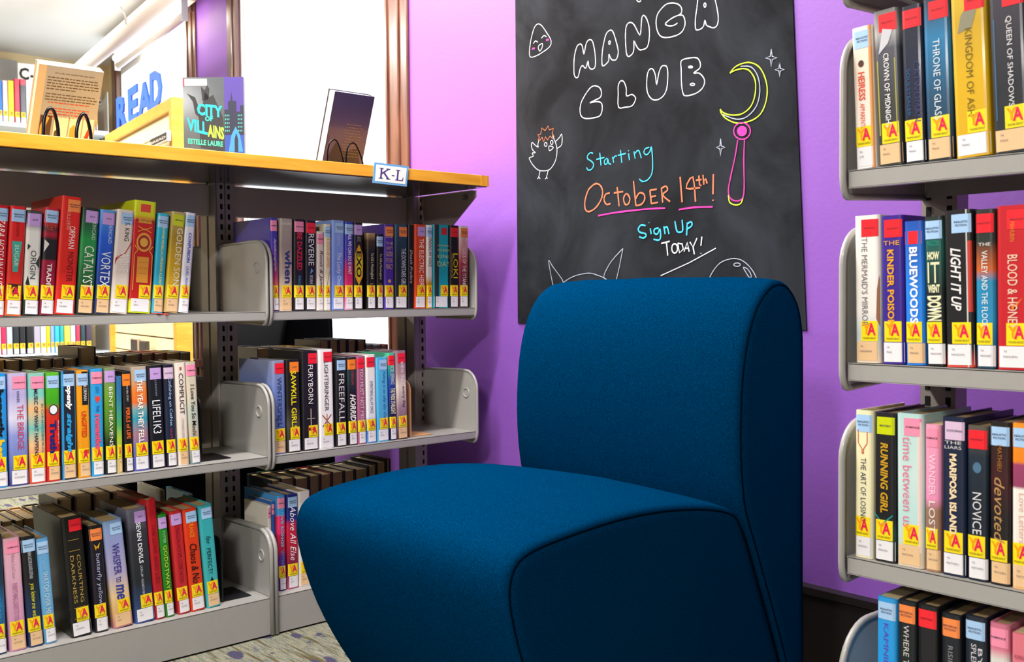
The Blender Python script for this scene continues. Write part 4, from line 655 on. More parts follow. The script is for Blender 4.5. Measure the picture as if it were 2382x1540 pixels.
for (name, col, _k), L in ST.items():
    bm = bmesh.new()
    for P, wp in L:
        i += 1; Q = [at(u, v, 1, YB-.0045-.000012*i) for u, v in P]; hw = wp*.00049; n = len(Q)
        Lf, Rt = [], []
        for j, q in enumerate(Q):
            t = Q[min(j+1, n-1)]-Q[max(j-1, 0)]; t.y = 0
            if t.length < 1e-6: t = Vector((1, 0, 0))
            t.normalize(); nn = Vector((-t.z, 0, t.x))*hw*(1+.12*math.sin(j*1.7+i)); Lf.append(bm.verts.new(q+nn)); Rt.append(bm.verts.new(q-nn))
        for j in range(n-1): bm.faces.new((Lf[j], Lf[j+1], Rt[j+1], Rt[j]))
    link(name, bm, mat(col, .85, noise=.18, nscale=260), cb)

# ------------------------------------------------------------------ left bookcase
def post(parent, x0, x1, y0, y1, z0, z1, face, slot_ys, sw=.0075):
    """upright; slotted on the face at x=face (looking +x or -x)"""
    bm = bmesh.new(); P = .0254; n = int((z1-z0)/P); ys = [y0]+[y for s in slot_ys for y in (s-P*.34, s+P*.34)]+[y1]
    sgn = 1 if face == x1 else -1
    back = x0 if sgn > 0 else x1
    # body without the slotted face
    def q(a, b, c, d): bm.faces.new([bm.verts.new(p) for p in (a, b, c, d)])
    q((back, y0, z0), (back, y1, z0), (back, y1, z1), (back, y0, z1)); q((back, y0, z0), (face, y0, z0), (face, y0, z1), (back, y0, z1))
    q((back, y1, z0), (face, y1, z0), (face, y1, z1), (back, y1, z1)); q((back, y0, z1), (face, y0, z1), (face, y1, z1), (back, y1, z1))
    for i in range(len(ys)-1):
        a, b = ys[i], ys[i+1]
        if i % 2 == 0: q((face, a, z0), (face, b, z0), (face, b, z1), (face, a, z1)); continue
        c = (a+b)/2; hw = sw/2
        for j in range(n+1):
            za = z0+j*P; zb = min(za+P, z1)
            if zb-za < P*.8: q((face, a, za), (face, b, za), (face, b, zb), (face, a, zb)); continue
            s0, s1 = za+.006, zb-.0045; r = .0022
            H = [(c-hw, s0+r), (c-hw+r, s0), (c+hw-r, s0), (c+hw, s0+r), (c+hw, s1-r), (c+hw-r, s1), (c-hw+r, s1), (c-hw, s1-r)]
            V = [bm.verts.new((face, *h)) for h in H]; O = [bm.verts.new((face, *o)) for o in ((a, za), (b, za), (b, zb), (a, zb))]
            bm.faces.new((O[0], O[1], V[3], V[2], V[1], V[0])); bm.faces.new((O[1], O[2], V[4], V[3])); bm.faces.new((O[2], O[3], V[7], V[6], V[5], V[4])); bm.faces.new((O[3], O[0], V[0], V[7]))
            D = [bm.verts.new((face-sgn*.004, *h)) for h in H]
            for t in range(8): bm.faces.new((V[t], V[(t+1) % 8], D[(t+1) % 8], D[t]))
    o = link('upright', bm, M_STEELD, parent)
    d = bmesh.new(); box(d, (min(face-sgn*.0045, face-sgn*.005), y0+.002, z0), (max(face-sgn*.0045, face-sgn*.005), y1-.002, z1-.002)); norm(d); link('slot_back', d, mat('#050506', .9), o)
    r_ = bmesh.new()
    for y in ((y0+y1)/2, y0+.004): tube(r_, [(face, y, z0), (face, y, z1)], .0016, 6)
    norm(r_); link('rib', r_, M_STEEL, o, True)
    return o
def bracket(parent, y, xf, xb, zb, hgt, sgn, rr=.05, rim=.0042, floor=False, name='end_bracket'):
    """shelf end plate in the x-z plane at y; xf front edge, xb back edge"""
    dx = 1 if xf > xb else -1; R = rr
    zt = zb+hgt; arc = [(xf-dx*R+dx*R*math.sin(t*PI/16), zt-R+R*math.cos(t*PI/16)) for t in range(9)]
    low = [(xf, zb+.03)] + [(xf-dx*.014*(1-math.cos(t*PI/8)), zb+.03-.03*math.sin(t*PI/8)) for t in range(1, 5)] if not floor else [(xf, 0.004)]
    fr = arc+low; pts = [(xb, zt-.004)]+fr+[(xb, .004 if floor else zb+.006)]
    bm = bmesh.new(); prism(bm, pts, 1, y-.0016, y+.0016); norm(bm); o = link(name, bm, M_STEEL, parent)
    t_ = bmesh.new(); tube(t_, [(x, y, z) for x, z in [(xb, zt-.004), (xf-dx*.09, zt)]+fr+([] if floor else [(xb+dx*.06, zb+.003)])], rim, 8); norm(t_); link('rolled_edge', t_, M_STEEL, o, True)
    d = bmesh.new(); cx, cz = xf-dx*.045, zt-.062
    for s in (-1, 1): tube(d, [(cx+.0125*math.cos(a*PI/8), y+s*.0018, cz+.0125*math.sin(a*PI/8)) for a in range(16)], .0022, 6, True)
    norm(d); link('dimple', d, M_STEEL, o, True)
    return o
lb = empty('library_bookcase', (-2.44, 1.0, 0)); tag(lb, 'double-sided grey steel library bookcase under the maple top, left of the chair', 'bookcase')
def kid(o): 
    o.matrix_parent_inverse = lb.matrix_world.inverted()
bpy.context.view_layer.update()
YD1, YD2, YE, YS = 1.157, 1.1665, 1.7875, -.25        # divider pair, right end, and the bay that leaves the frame on the left
PX = -2.40
parts = []
parts.append(post(lb, -2.436, PX, 1.146, 1.201, .02, 1.0828, PX, (1.164, 1.184)))
parts.append(post(lb, -2.482, -2.446, 1.146, 1.201, .02, 1.0828, -2.482, (1.164, 1.184)))
parts.append(post(lb, -2.436, PX, 1.752, 1.7942, .02, 1.0828, PX, (1.782,)))
parts.append(post(lb, -2.482, -2.446, 1.752, 1.7942, .02, 1.0828, -2.482, (1.782,)))
parts.append(post(lb, -2.436, PX, YS-.05, YS, .02, 1.0828, PX, (YS-.025,)))
for a, b in ((YS, 1.147), (1.200, 1.753)):
    bm = bmesh.new(); box(bm, (-2.452, a, 1.002), (-2.43, b, 1.0795), bev=.002); norm(bm); parts.append(link('top_rail', bm, M_RAIL_LIT, lb))
    bm = bmesh.new(); box(bm, (-2.452, a, .03), (-2.43, b, .085)); norm(bm); parts.append(link('bottom_rail', bm, M_STEELD, lb))
for side, xf, xb in (('front', XL, -2.398), ('back', -2.718, -2.484)):
    for a, b in ((YS, YD1-.004), (YD2+.004, YE-.004)):
        for z, th in ((ZU, .0205), (ZM, .0195), (ZB, .0915)):
            bm = bmesh.new(); s = 1 if xf > xb else -1; lo, hi = sorted((xf, xb)); lipx = sorted((xf, xf-s*.0025))
            box(bm, (lo, a, z-.0022), (hi, b, z-.0002))
            base = z == ZB
            z0 = .004 if base else z-th
            box(bm, (lipx[0], a, z0), (lipx[1], b, z-.0002), bev=.0009)
            if not base: q_ = sorted((xf, xf-s*.012)); box(bm, (q_[0], a, z-th), (q_[1], b, z-th+.0015))
            norm(bm); sh = link('base_shelf' if base else 'shelf', bm, M_STEEL, lb)
            parts.append(sh)
            for y, e in ((a-.003, 0), (b+.003, 1)):
                if y < 0: continue
                bracket(sh, y, xf+s*.003, xb, z-.030 if not base else 0, .195 if not base else .246, s, floor=base, rr=.05, rim=.0040 if not base else .0052)
# triangular bracket and bolt under the top at the right end, and at the divider
for y in (1.795, 1.14):
    bm = bmesh.new(); prism(bm, [(-2.40, 1.0835), (-2.165, 1.0835), (-2.165, 1.066), (-2.18, 1.055), (-2.40, .90)], 1, y-.0015, y+.0015); box(bm, (-2.40, y-.018, 1.0815), (-2.165, y, 1.0835)); norm(bm)
    if y > 1.5: o = link('counter_bracket', bm, M_STEELD, lb); parts.append(o)
    else: bm.free(); continue
    bm = bmesh.new(); prism(bm, [(-2.205+.009*math.cos(a*PI/3), 1.066+.009*math.sin(a*PI/3)) for a in range(6)], 1, y-.012, y-.002); norm(bm); link('bolt', bm, mat('#a0a4a4', .3, 1), o)
bm = bmesh.new(); box(bm, (-2.40, 1.06, ZB), (-2.396, 1.146, .245)); norm(bm); parts.append(link('back_plate', bm, M_STEEL, lb))
for o in parts: kid(o)

bm = bmesh.new(); box(bm, (-2.80, YS-.1, 1.0848), (-2.08, 1.768, 1.1133), bev=.0015); norm(bm)
ct = link('wooden_top', bm, [M_WOOD]); tag(ct, 'long golden maple counter top over the grey steel bookcase', 'counter')
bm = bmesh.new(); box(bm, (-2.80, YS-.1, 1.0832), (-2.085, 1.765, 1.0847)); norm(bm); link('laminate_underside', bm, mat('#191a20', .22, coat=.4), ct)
bm = bmesh.new(); box(bm, (-2.0802, 1.742, 1.0850), (-2.0790, 1.7682, 1.1130)); norm(bm); link('end_cap', bm, M_WOODX, ct)

# bookends
def bookend(y, z, mt, label, face_x0, dark=False, h_=.15):
    bm = bmesh.new(); pts = [(face_x0, 0)] + [(face_x0+.10*0, 0)]
    prof = [(face_x0-.10, 0), (face_x0, 0)] + [(face_x0 - .028*(1-math.cos(t*PI/12)), h_-.03+.03*math.sin(t*PI/12)) for t in range(7)] + [(face_x0-.072 - .028*math.sin(t*PI/12), h_-.03+.03*math.cos(t*PI/12)) for t in range(7)]
    prism(bm, prof, 1, 0, .0035); 
    box(bm, (face_x0-.10, 0, .0001), (face_x0-.002, .075, .0016)); norm(bm); o = link('bookend', bm, mt); o.location = (0, y, z); tag(o, label, 'bookend'); return o
e = base_at(952, 0, -2.19, ZM); bookend(e.y+.004, ZM+.0004, mat('#c89468', .4), 'tan metal bookend at the right end of the middle shelf row', -2.19)
e = base_at(471, 0, -2.19, ZM); bookend(e.y+.001, ZM+.0004, mat('#0c0c0e', .35), 'black metal bookend, middle shelf of the left bay', -2.2)
e = base_at(517, 0, -2.2, ZB); bookend(e.y+.002, ZB+.0004, mat('#15161a', .35), 'black metal bookend beside the turquoise book, bottom shelf', -2.205)
bm = bmesh.new(); e = base_at(352, 0, -2.168, ZU)
tube(bm, [(-2.168, e.y, ZU+.001), (-2.161, e.y+.012, ZU+.0006), (-2.163, e.y+.028, ZU-.002), (-2.1575, e.y+.034, ZU-.004), (-2.166, e.y+.03, ZU+.001)], .0012, 6); norm(bm)
tag(link('ribbon', bm, mat('#d82018', .6), smooth=True), 'small red ribbon marker lying on the upper shelf lip', 'ribbon')

# shelf sign K-L clipped to the front of the top
q = [at(867, 425, 0, -2.0755), at(946, 434, 0, -2.0755), at(951, 387, 0, -2.0755), at(871, 377, 0, -2.0755)]
def bil(a, b): return q[0].lerp(q[1], a).lerp(q[3].lerp(q[2], a), b)
bm = bmesh.new(); F_ = [bm.verts.new(p) for p in q]; B__ = [bm.verts.new(p-Vector((.0015, 0, 0))) for p in q]; bm.faces.new(F_); bm.faces.new(B__[::-1])
for i in range(4): bm.faces.new((F_[i], B__[i], B__[(i+1) % 4], F_[(i+1) % 4]))
norm(bm); sg = link('shelf_sign', bm, mat('#6ca8dc', .5)); tag(sg, 'white card with blue border and purple letters K-L on the wooden top', 'sign')
bm = bmesh.new(); bm.faces.new([bm.verts.new(bil(a, b)+Vector((.0004, 0, 0))) for a, b in ((.055, .1), (.945, .1), (.945, .9), (.055, .9))]); link('card_face', bm, M_WHITE, sg)
bm = bmesh.new()
def rect(x0, z0, x1, z1): bm.faces.new([bm.verts.new(bil(a, b)+Vector((.0009, 0, 0))) for a, b in ((x0, z0), (x1, z0), (x1, z1), (x0, z1))])
def quad(*p): bm.faces.new([bm.verts.new(bil(a, b)+Vector((.0009, 0, 0))) for a, b in p])
rect(.19, .25, .235, .76); rect(.15, .73, .275, .76); rect(.15, .25, .275, .28); quad((.235, .47), (.235, .54), (.40, .75), (.44, .75)); quad((.27, .53), (.31, .57), (.455, .27), (.41, .25)); rect(.35, .73, .465, .76); rect(.37, .25, .49, .28)
rect(.52, .44, .6, .48); rect(.67, .25, .715, .76); rect(.63, .73, .755, .76); rect(.63, .25, .855, .28); quad((.83, .25), (.855, .25), (.87, .41), (.85, .41))
link('sign_lettering', bm, mat('#4a2c80', .5), sg)

# ------------------------------------------------------------------ books displayed on the wooden top
ZT = 1.1136
def board_book(p_bl, wdir, ndir, up, w_, h_, t_, cov, pg, label, art=None, open_side=0):
    """book with a cover facing ndir; p_bl is the bottom left corner of that cover"""
    M = Matrix.Identity(4)
    for i, v in enumerate((wdir, -ndir, up)):
        for j in range(3): M[j][i] = v[j]
    M.translation = p_bl
    bm = bmesh.new(); c = .002
    box(bm, (0, 0, 0), (w_, c, h_)); box(bm, (0, t_-c, 0), (w_, t_, h_)); box(bm, (w_-c, c, 0), (w_, t_-c, h_)); norm(bm)
    b = link('book', bm, cov); b.matrix_world = M; tag(b, label, 'book', 'books displayed on the wooden top')
    bm = bmesh.new(); box(bm, (.003, c+.0003, .003), (w_-c-.0003, t_-c-.0003, h_-.003)); norm(bm); link('page_block', bm, pg, b)
    if art: art(b, w_, h_)
    return b
def art_obj(b, name, mt, build):
    bm = bmesh.new(); build(bm); return link(name, bm, mt, b)
def poly(bm, pts, o=.0005, mi=0): bm.faces.new([bm.verts.new((x, -o, z)) for x, z in pts]).material_index = mi
# city book, upright, turned to the camera
P0 = CAM + ray(428, 345)*2.44; P0.z = ZT
RX = Vector((RGT.x, RGT.y, 0)).normalized()
hh = .207
def city_art(b, w_, h_):
    art_obj(b, 'cover_art', [mat('#38424a', .4, coat=.4, noise=.25, nscale=30), mat('#1c2026', .4), mat('#40308c', .4), mat('#1c409c', .4), mat('#101838', .4), mat('#f0e8e4', .5), mat('#2c80c8', .4), mat('#c03848', .5)], lambda bm: [
        poly(bm, [(.001, .001), (w_*.68, .001), (w_*.68, h_*.999), (.001, h_*.999)], .0003, 0),
        poly(bm, [(w_*.28, .04), (w_*.68, .03), (w_*.66, .11), (w_*.5, .165), (w_*.44, .16), (w_*.36, .172), (w_*.34, .15), (w_*.25, .12)], .0005, 1),
        poly(bm, [(w_*.32, .15), (w_*.3, .185), (w_*.36, .176), (w_*.4, .188), (w_*.44, .18), (w_*.42, .155)], .0005, 1),
        poly(bm, [(w_*.06, .17), (w_*.16, .15), (w_*.2, .12), (w_*.28, .11), (w_*.25, .14), (w_*.2, .16), (w_*.12, .165)], .0005, 1),
        poly(bm, [(w_*.68, .001), (w_*.999, .001), (w_*.999, h_*.5), (w_*.68, h_*.5)], .0003, 3),
        poly(bm, [(w_*.68, h_*.5), (w_*.999, h_*.5), (w_*.999, h_*.999), (w_*.68, h_*.999)], .0003, 2),
        poly(bm, [(w_*.68, .07), (w_*.68, .13), (w_*.74, .13), (w_*.74, .15), (w_*.78, .15), (w_*.8, .172), (w_*.82, .15), (w_*.88, .15), (w_*.88, .125), (w_*.94, .125), (w_*.94, .14), (w_*.999, .14), (w_*.999, .07)], .0005, 4),
        poly(bm, [(w_*.74, .03), (w_*.98, .03), (w_*.93, .07), (w_*.86, .09), (w_*.79, .07)], .0006, 6), poly(bm, [(w_*.84, .03), (w_*.9, .03), (w_*.9, .06), (w_*.87, .075), (w_*.84, .06)], .0007, 4),
        poly(bm, [(w_*.03, h_-.020), (w_*.4, h_-.020), (w_*.4, h_-.004), (w_*.03, h_-.004)], .0008, 5), poly(bm, [(0, h_-.022), (w_*.025, h_-.022), (w_*.025, h_-.002), (0, h_-.002)], .0008, 7)])
    def wins(bm):
        for i in range(3):
            for j in range(5):
                for x0 in (.69, .9): poly(bm, [(w_*(x0+i*.028), .078+j*.009), (w_*(x0+.014+i*.028), .078+j*.009), (w_*(x0+.014+i*.028), .082+j*.009), (w_*(x0+i*.028), .082+j*.009)], .0007)
    art_obj(b, 'painted_windows', mat('#40b0a0', .5), wins)
    def tx(s, x, z, L, H, c, n='title_lettering', bold=.04, rot=0):
        art_obj(b, n, mat(c, .4), lambda bm: add_text(bm, s, lambda a, q_: (x+a, -.0011, z+q_+a*rot), L, H, 0, 0, bold))
    tx('CITY', w_*.23, .118, w_*.42, .028, '#12c8d0', rot=-.12); tx('OF', w_*.36, .103, w_*.13, .012, '#20d8c0'); tx('VILL', w_*.06, .082, w_*.34, .03, '#10b0c8', rot=-.25); tx('AINS', w_*.40, .066, w_*.27, .03, '#98d840', rot=-.2)
    tx('ESTELLE LAURE', w_*.07, .050, w_*.58, .013, '#38b8a0', 'author_lettering', rot=-.1)
board_book(P0, RX, -Vector((FWD.x, FWD.y, 0)).normalized(), Vector((0, 0, 1)),   .144, hh, .012, mat('#343c44', .35, coat=.4), M_PAGES2, 'grey blue book with cyan lettering and a purple city, upright on the top', city_art)
# two books on wire stands, leaning towards the aisle with their backs to it
def leaning(u_bl, u_br, v_tl, u_tl, xb, t_, cov, label, art, stand_pts, rw, slabel):
    bl = base_at(u_bl, 0, xb, ZT); br = base_at(u_br, 0, xb, ZT)
    # find the top left corner: same y as the bottom corner up to the lean in x
    best = None
    for i in range(400):
        a = i*.002
        hgt = at(u_tl, v_tl, 1, bl.y)
    T_ = at(u_tl, v_tl, 1, bl.y); up = (T_-bl); h_ = up.length; up.normalize()
    wd = Vector((0, 1, 0)); nd = wd.cross(up); nd = nd if nd.x > 0 else -nd
    b = board_book(bl, wd, nd, up, (br.y-bl.y), h_, t_, cov, M_WHITE, label, art)
    bm = bmesh.new()
    for P in stand_pts: tube(bm, smooth([tuple(x) for x in P], 4), rw, 8)
    norm(bm); tag(link('wire_bookstand', bm, mat('#16161a', .25, 1) if rw < .003 else mat('#3a3a40', .22, 1), smooth=True), slabel, 'book stand', 'wire stands on the wooden top')
def back_art(b, w_, h_):
    mats = [mat('#8c9cab', .4, coat=.1, noise=.12, nscale=12), mat('#4a4438', .6), mat('#b04030', .6), mat('#e8e0d8', .4), mat('#3c2418', .4), mat('#c8a048', .4), mat('#a82018', .4), mat('#b4b09c', .5)]
    def f(bm):
        poly(bm, [(.002, 0), (w_-.001, 0), (w_-.001, h_), (.002, h_)], .0003, 0)
        poly(bm, [(.0, 0), (w_*.1, 0), (w_*.12, h_), (.0, h_)], .0004, 7)
        for i, (x0, x1, m_) in enumerate(((.12, .3, 4), (.34, .56, 3), (.58, .78, 3), (.8, .97, 3))): poly(bm, [(w_*x0, .03), (w_*x1, .03), (w_*x1, .085), (w_*x0, .085)], .0006, m_)
        poly(bm, [(w_*.14, .03), (w_*.26, .08), (w_*.2, .085), (w_*.13, .06)], .0008, 5); poly(bm, [(w_*.6, .03), (w_*.7, .03), (w_*.72, .055), (w_*.66, .07), (w_*.6, .06)], .0008, 5); poly(bm, [(w_*.82, .03), (w_*.9, .03), (w_*.94, .07), (w_*.88, .06)], .0008, 6); poly(bm, [(w_*.36, .03), (w_*.42, .03), (w_*.42, .06), (w_*.36, .05)], .0008, 1)
        add_text(bm, 'On a day that started like any other', lambda a, q_: (w_*.25+a, -.0008, h_*.91+q_), w_*.62, .005, 1, .4)
        z = h_*.865; i = 0
        random.seed(3)
        for i in range(13):
            c = 1 if i < 8 else 2; x0 = .15 if i < 8 else .2+random.uniform(0, .06); x1 = .96 if i not in (4, 8) else .6
            if i >= 8: x1 = .9-random.uniform(0, .08)
            zz = z-(i+(1 if i > 8 else 0)+(.8 if i > 4 else 0)+(.8 if i > 12 else 0))*.0062
            x = x0
            while x < x1-.03:
                L = random.uniform(.03, .08); poly(bm, [(w_*x, zz), (w_*min(x+L, x1), zz), (w_*min(x+L, x1), zz+.0022), (w_*x, zz+.0022)], .0006, c); x += L+.014
    art_obj(b, 'cover_art', mats, f)
zf = ZT+.001
def sp(lst, x): return [at(u, v, 0, x) for u, v in lst]
def foot(P):
    a, z = P[0].copy(), P[-1].copy(); a.z = zf; z.z = zf; return [a]+P+[z]
leaning(64, 210, 148, 92, -2.335, .028, mat('#a8a89c', .35, coat=.3), 'beige book leaning on a wire stand at the left, text on its back cover', back_art,
        [foot(sp([(101, 300), (104, 272), (112, 255), (120, 253), (128, 266), (135, 300)], -2.215)), foot(sp([(178, 310), (182, 285), (190, 268), (197, 266), (204, 280), (211, 312)], -2.215))], .0037, 'black wire bookstand behind the beige book')
def navy_art(b, w_, h_):
    mats = [mat('#282858', .35, coat=.5, noise=.3, nscale=18), mat('#7a6440', .6), mat('#14182c', .4)]
    def f(bm):
        poly(bm, [(.001, 0), (w_-.001, 0), (w_-.001, h_), (.001, h_)], .0003, 0); poly(bm, [(0, h_*.1), (w_*.25, h_*.42), (w_*.5, h_*.3), (w_*.8, h_*.36), (w_*.95, h_*.15), (w_*.7, 0), (0, 0)], .0005, 2)
        random.seed(5)
        for i in range(12):
            x = .4+random.uniform(-.03, .05)
            while x < .8: L = random.uniform(.03, .09); zz = h_*(.63-i*.035); poly(bm, [(w_*x, zz), (w_*(x+L), zz), (w_*(x+L), zz+.0012), (w_*x, zz+.0012)], .0007, 1); x += L+.02
    art_obj(b, 'cover_art', mats, f)
leaning(745, 836, 212, 780, -2.32, .034, mat('#1a1c38', .3, coat=.5), 'dark navy hardback leaning on a wire stand before the bright window', navy_art,
        [foot(sp([(761, 366), (764, 340), (772, 327), (782, 327), (790, 345), (798, 374)], -2.215)), foot(sp([(805, 372), (808, 345), (816, 334), (826, 335), (835, 352), (844, 380)], -2.215))], .0020, 'thin black wire bookstand behind the navy hardback')

# ------------------------------------------------------------------ lounge chair
def chair(loc, rz, label, top=0):
    root = empty('lounge_chair', loc, rz); tag(root, label, 'chair', 'armless lounge chairs')
    # local frame: x across (0 = right side seen from the camera), y back, z up
    seat = [(1.03, .07), (1.005, .11), (.975, .155), (.945, .205), (.915, .265), (.893, .325), (.88, .375), (.877, .405), (.882, .43), (.897, .45), (.925, .461), (.97, .468), (1.06, .476), (1.15, .478), (1.24, .472), (1.32, .460), (1.37, .446), (1.395, .428), (1.42, .38), (1.45, .31), (1.48, .24), (1.52, .14), (1.54, .07)]
    seat_s = [(1.03, .08), (1.0, .115), (.965, .165), (.935, .22), (.905, .28), (.88, .34), (.871, .385), (.871, .41), (.878, .431), (.893, .444), (.915, .450), (.96, .453), (1.03, .458), (1.11, .462), (1.19, .458), (1.27, .448), (1.33, .438), (1.37, .427), (1.40, .405), (1.425, .36), (1.45, .30), (1.49, .21), (1.53, .1)]
    back = [(1.545, .07), (1.525, .14), (1.485, .24), (1.455, .31), (1.425, .38), (1.403, .43), (1.394, .47), (1.388, .53), (1.388, .60), (1.395, .67), (1.410, .73), (1.435, .778), (1.468, .809), (1.503, .821), (1.538, .812), (1.567, .783), (1.582, .74), (1.586, .68), (1.586, .5), (1.586, .3), (1.586, .07)]
    X0, X1 = -1.008, -1.556
    def loft(name, prof, mt, r=.028, bulge=.012):
        n = len(prof); cy_ = sum(p[0] for p in prof)/n; cz = sum(p[1] for p in prof)/n
        prof2 = smooth([prof[-1]]+prof+[prof[0]], 2)[2:-2]; n = len(prof2)
        bm = bmesh.new(); rings = []
        # normals of the outline
        nr = []
        for i in range(n):
            a, b = prof2[i-1], prof2[(i+1) % n]; t = (b[0]-a[0], b[1]-a[1]); l = math.hypot(*t) or 1; nn = (t[1]/l, -t[0]/l)
            nr.append(nn)
        s = sum((prof2[i][0]-cy_)*nr[i][0]+(prof2[i][1]-cz)*nr[i][1] for i in range(n))
        if s < 0: nr = [(-a, -b) for a, b in nr]
        W = X0-X1; st = [(0, -.0105), (.0008, -.006), (.004, -.0022), (.010, 0), (.03, .0025), (.09, .006), (.18, bulge*.8), (W/2, bulge), (W-.18, bulge*.8), (W-.09, .006), (W-.03, .0025), (W-.010, 0), (W-.004, -.0022), (W-.0008, -.006), (W, -.0105)]
        for d, off in st:
            rings.append([bm.verts.new((X0-d, p[0]+q_[0]*off, max(p[1]+q_[1]*off, .07))) for p, q_ in zip(prof2, nr)])
        for A, B in zip(rings, rings[1:]):
            for i in range(n): bm.faces.new((A[i], A[(i+1) % n], B[(i+1) % n], B[i]))
        norm(bm); o = link(name, bm, mt, root, True)
        # side panels, slightly pillowed, and the piped seams around them
        for x, s_, nm in ((X0, 1, 'side_panel'), (X1, -1, 'side_panel')):
            bm = bmesh.new(); cen = [(cy_, cz)]
            lv = [(0, -.0105), (.0018, -.016), (.0024, -.024)]
            R_ = [[bm.verts.new((x+s_*a, p[0]+q_[0]*b if True else 0, max(p[1]+q_[1]*b, .07))) for p, q_ in zip(prof2, nr)] for a, b in lv[:3]]
            for A, B in zip(R_, R_[1:]):
                for i in range(n): bm.faces.new((A[i], A[(i+1) % n], B[(i+1) % n], B[i]))
            bm.faces.new(R_[-1]); norm(bm); sp_ = link(nm, bm, mt, o, True); sp_.data.polygons[len(sp_.data.polygons)-1].use_smooth = False
            bm = bmesh.new(); tube(bm, [(x+s_*.0006, p[0]+q_[0]*-.0085, max(p[1]+q_[1]*-.0085, .071)) for p, q_ in zip(prof2, nr)], .0011, 6, True); norm(bm); link('piping', bm, M_PIPING, o, True)
        return o
    loft('seat', seat_s if False else seat, M_FABRIC); loft('backrest', back, M_FABRIC, bulge=.008)
    for x in (-1.07, -1.49):
        for y in (1.09, 1.53):
            bm = bmesh.new(); tube(bm, [(x, y, 0), (x, y, .075)], .018, 10); norm(bm); link('leg', bm, M_BLACK, root)
    return root
ch = chair((0, 0, 0), 0, 'navy blue upholstered armless lounge chair in front of the chalkboard')
# the same chair again behind the bookcase, its back towards the shelves
r2 = empty('lounge_chair'); tag(r2, 'dark backlit lounge chair half hidden behind the bookcase, by the window', 'chair', 'armless lounge chairs')
M_BACKLIT = mat('#0c0e12', .9, spec=.1)  # near-black copy of the chair's fabric, its backlit shade put into the colour
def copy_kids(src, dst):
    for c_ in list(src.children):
        n_ = c_.copy(); COL.objects.link(n_); n_.parent = dst; n_.material_slots[0].link = 'OBJECT'; n_.material_slots[0].material = M_BACKLIT; copy_kids(c_, n_)
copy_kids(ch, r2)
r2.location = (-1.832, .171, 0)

# ------------------------------------------------------------------ right bookcase
rb = empty('library_bookcase', (-.3, 1.5, 0)); tag(rb, 'grey steel library bookcase at the right of the chair, nearest the camera', 'bookcase')
bpy.context.view_layer.update()
XR0, XR1, YF, YBk = -.7965, .12, 1.36, 1.60
rp = []
for z, th, base in ((2.0, .026, 0), (1.77, .026, 0), (1.51, .026, 0), (1.2555, .026, 0), (.9755, .0265, 0), (.6955, .0265, 0), (.4105, .0265, 0), (.115, .115, 1)):
    bm = bmesh.new(); z0 = .004 if base else z-th
    box(bm, (XR0+.004, YF, z-.0025), (XR1, YBk, z-.0003)); box(bm, (XR0+.004, YF, z0), (XR1, YF+.003, z-.0003), bev=.001)
    if not base: box(bm, (XR0+.004, YF, z-th), (XR1, YF+.014, z-th+.0015)); box(bm, (XR0+.004, YBk-.004, z-th), (XR1, YBk, z-.002))
    norm(bm); sh = link('base_shelf' if base else 'shelf', bm, M_STEEL, rb); rp.append(sh)
    for x in (XR0-.003, XR1+.004):
        # end plates lie in the y-z plane
        dy = 1; R = .055 if not base else .075; zb = (0 if base else z-.038); zt = zb+.235 if not base else at(2036, 1481, 1, YF).z
        if z == 2.0: zt = z+.03
        arc = [(YF-.004+R-R*math.sin(t*PI/16), zt-R+R*math.cos(t*PI/16)) for t in range(9)] if z < 1.9 else [(YF-.004, zt)]
        low = [(YF-.004, .004)] if base else [(YF-.004, zb+.03)]+[(YF-.004+.014*(1-math.cos(t*PI/8)), zb+.03-.03*math.sin(t*PI/8)) for t in range(1, 5)]
        bm = bmesh.new(); prism(bm, [(YBk, zt-.004)]+arc+low+[(YBk, .004 if base else zb+.012)], 0, x-.002, x+.002); norm(bm); o = link('end_bracket', bm, M_STEEL, sh)
        bm = bmesh.new(); tube(bm, [(x, y, z_) for y, z_ in [(YBk, zt-.004)]+arc+low+([] if base else [(YBk, zb+.012)])], .0052, 8); norm(bm); link('rolled_edge', bm, M_STEEL, o, True)
def post_y(parent, xa, xb, ya, yb, z1):
    bm = bmesh.new(); P = .0254
    box(bm, (xa, ya+.001, .02), (xb, yb, z1)); norm(bm); o = link('upright', bm, M_STEELD, parent)
    bm = bmesh.new(); n = int(z1/P)-1
    for j in range(n):
        z = .03+j*P
        for x in (xa+.012, xb-.012): box(bm, (x-.004, ya-.0002, z), (x+.004, ya+.0012, z+.015))
    norm(bm); link('slots', bm, mat('#050506', .9), o); return o
xp = at(2143, 480, 1, YBk).x; rp.append(post_y(rb, xp, xp+.058, YBk, YBk+.04, 2.05)); rp.append(post_y(rb, .10, .158, YBk, YBk+.04, 2.05))
for o in rp: o.matrix_parent_inverse = rb.matrix_world.inverted()

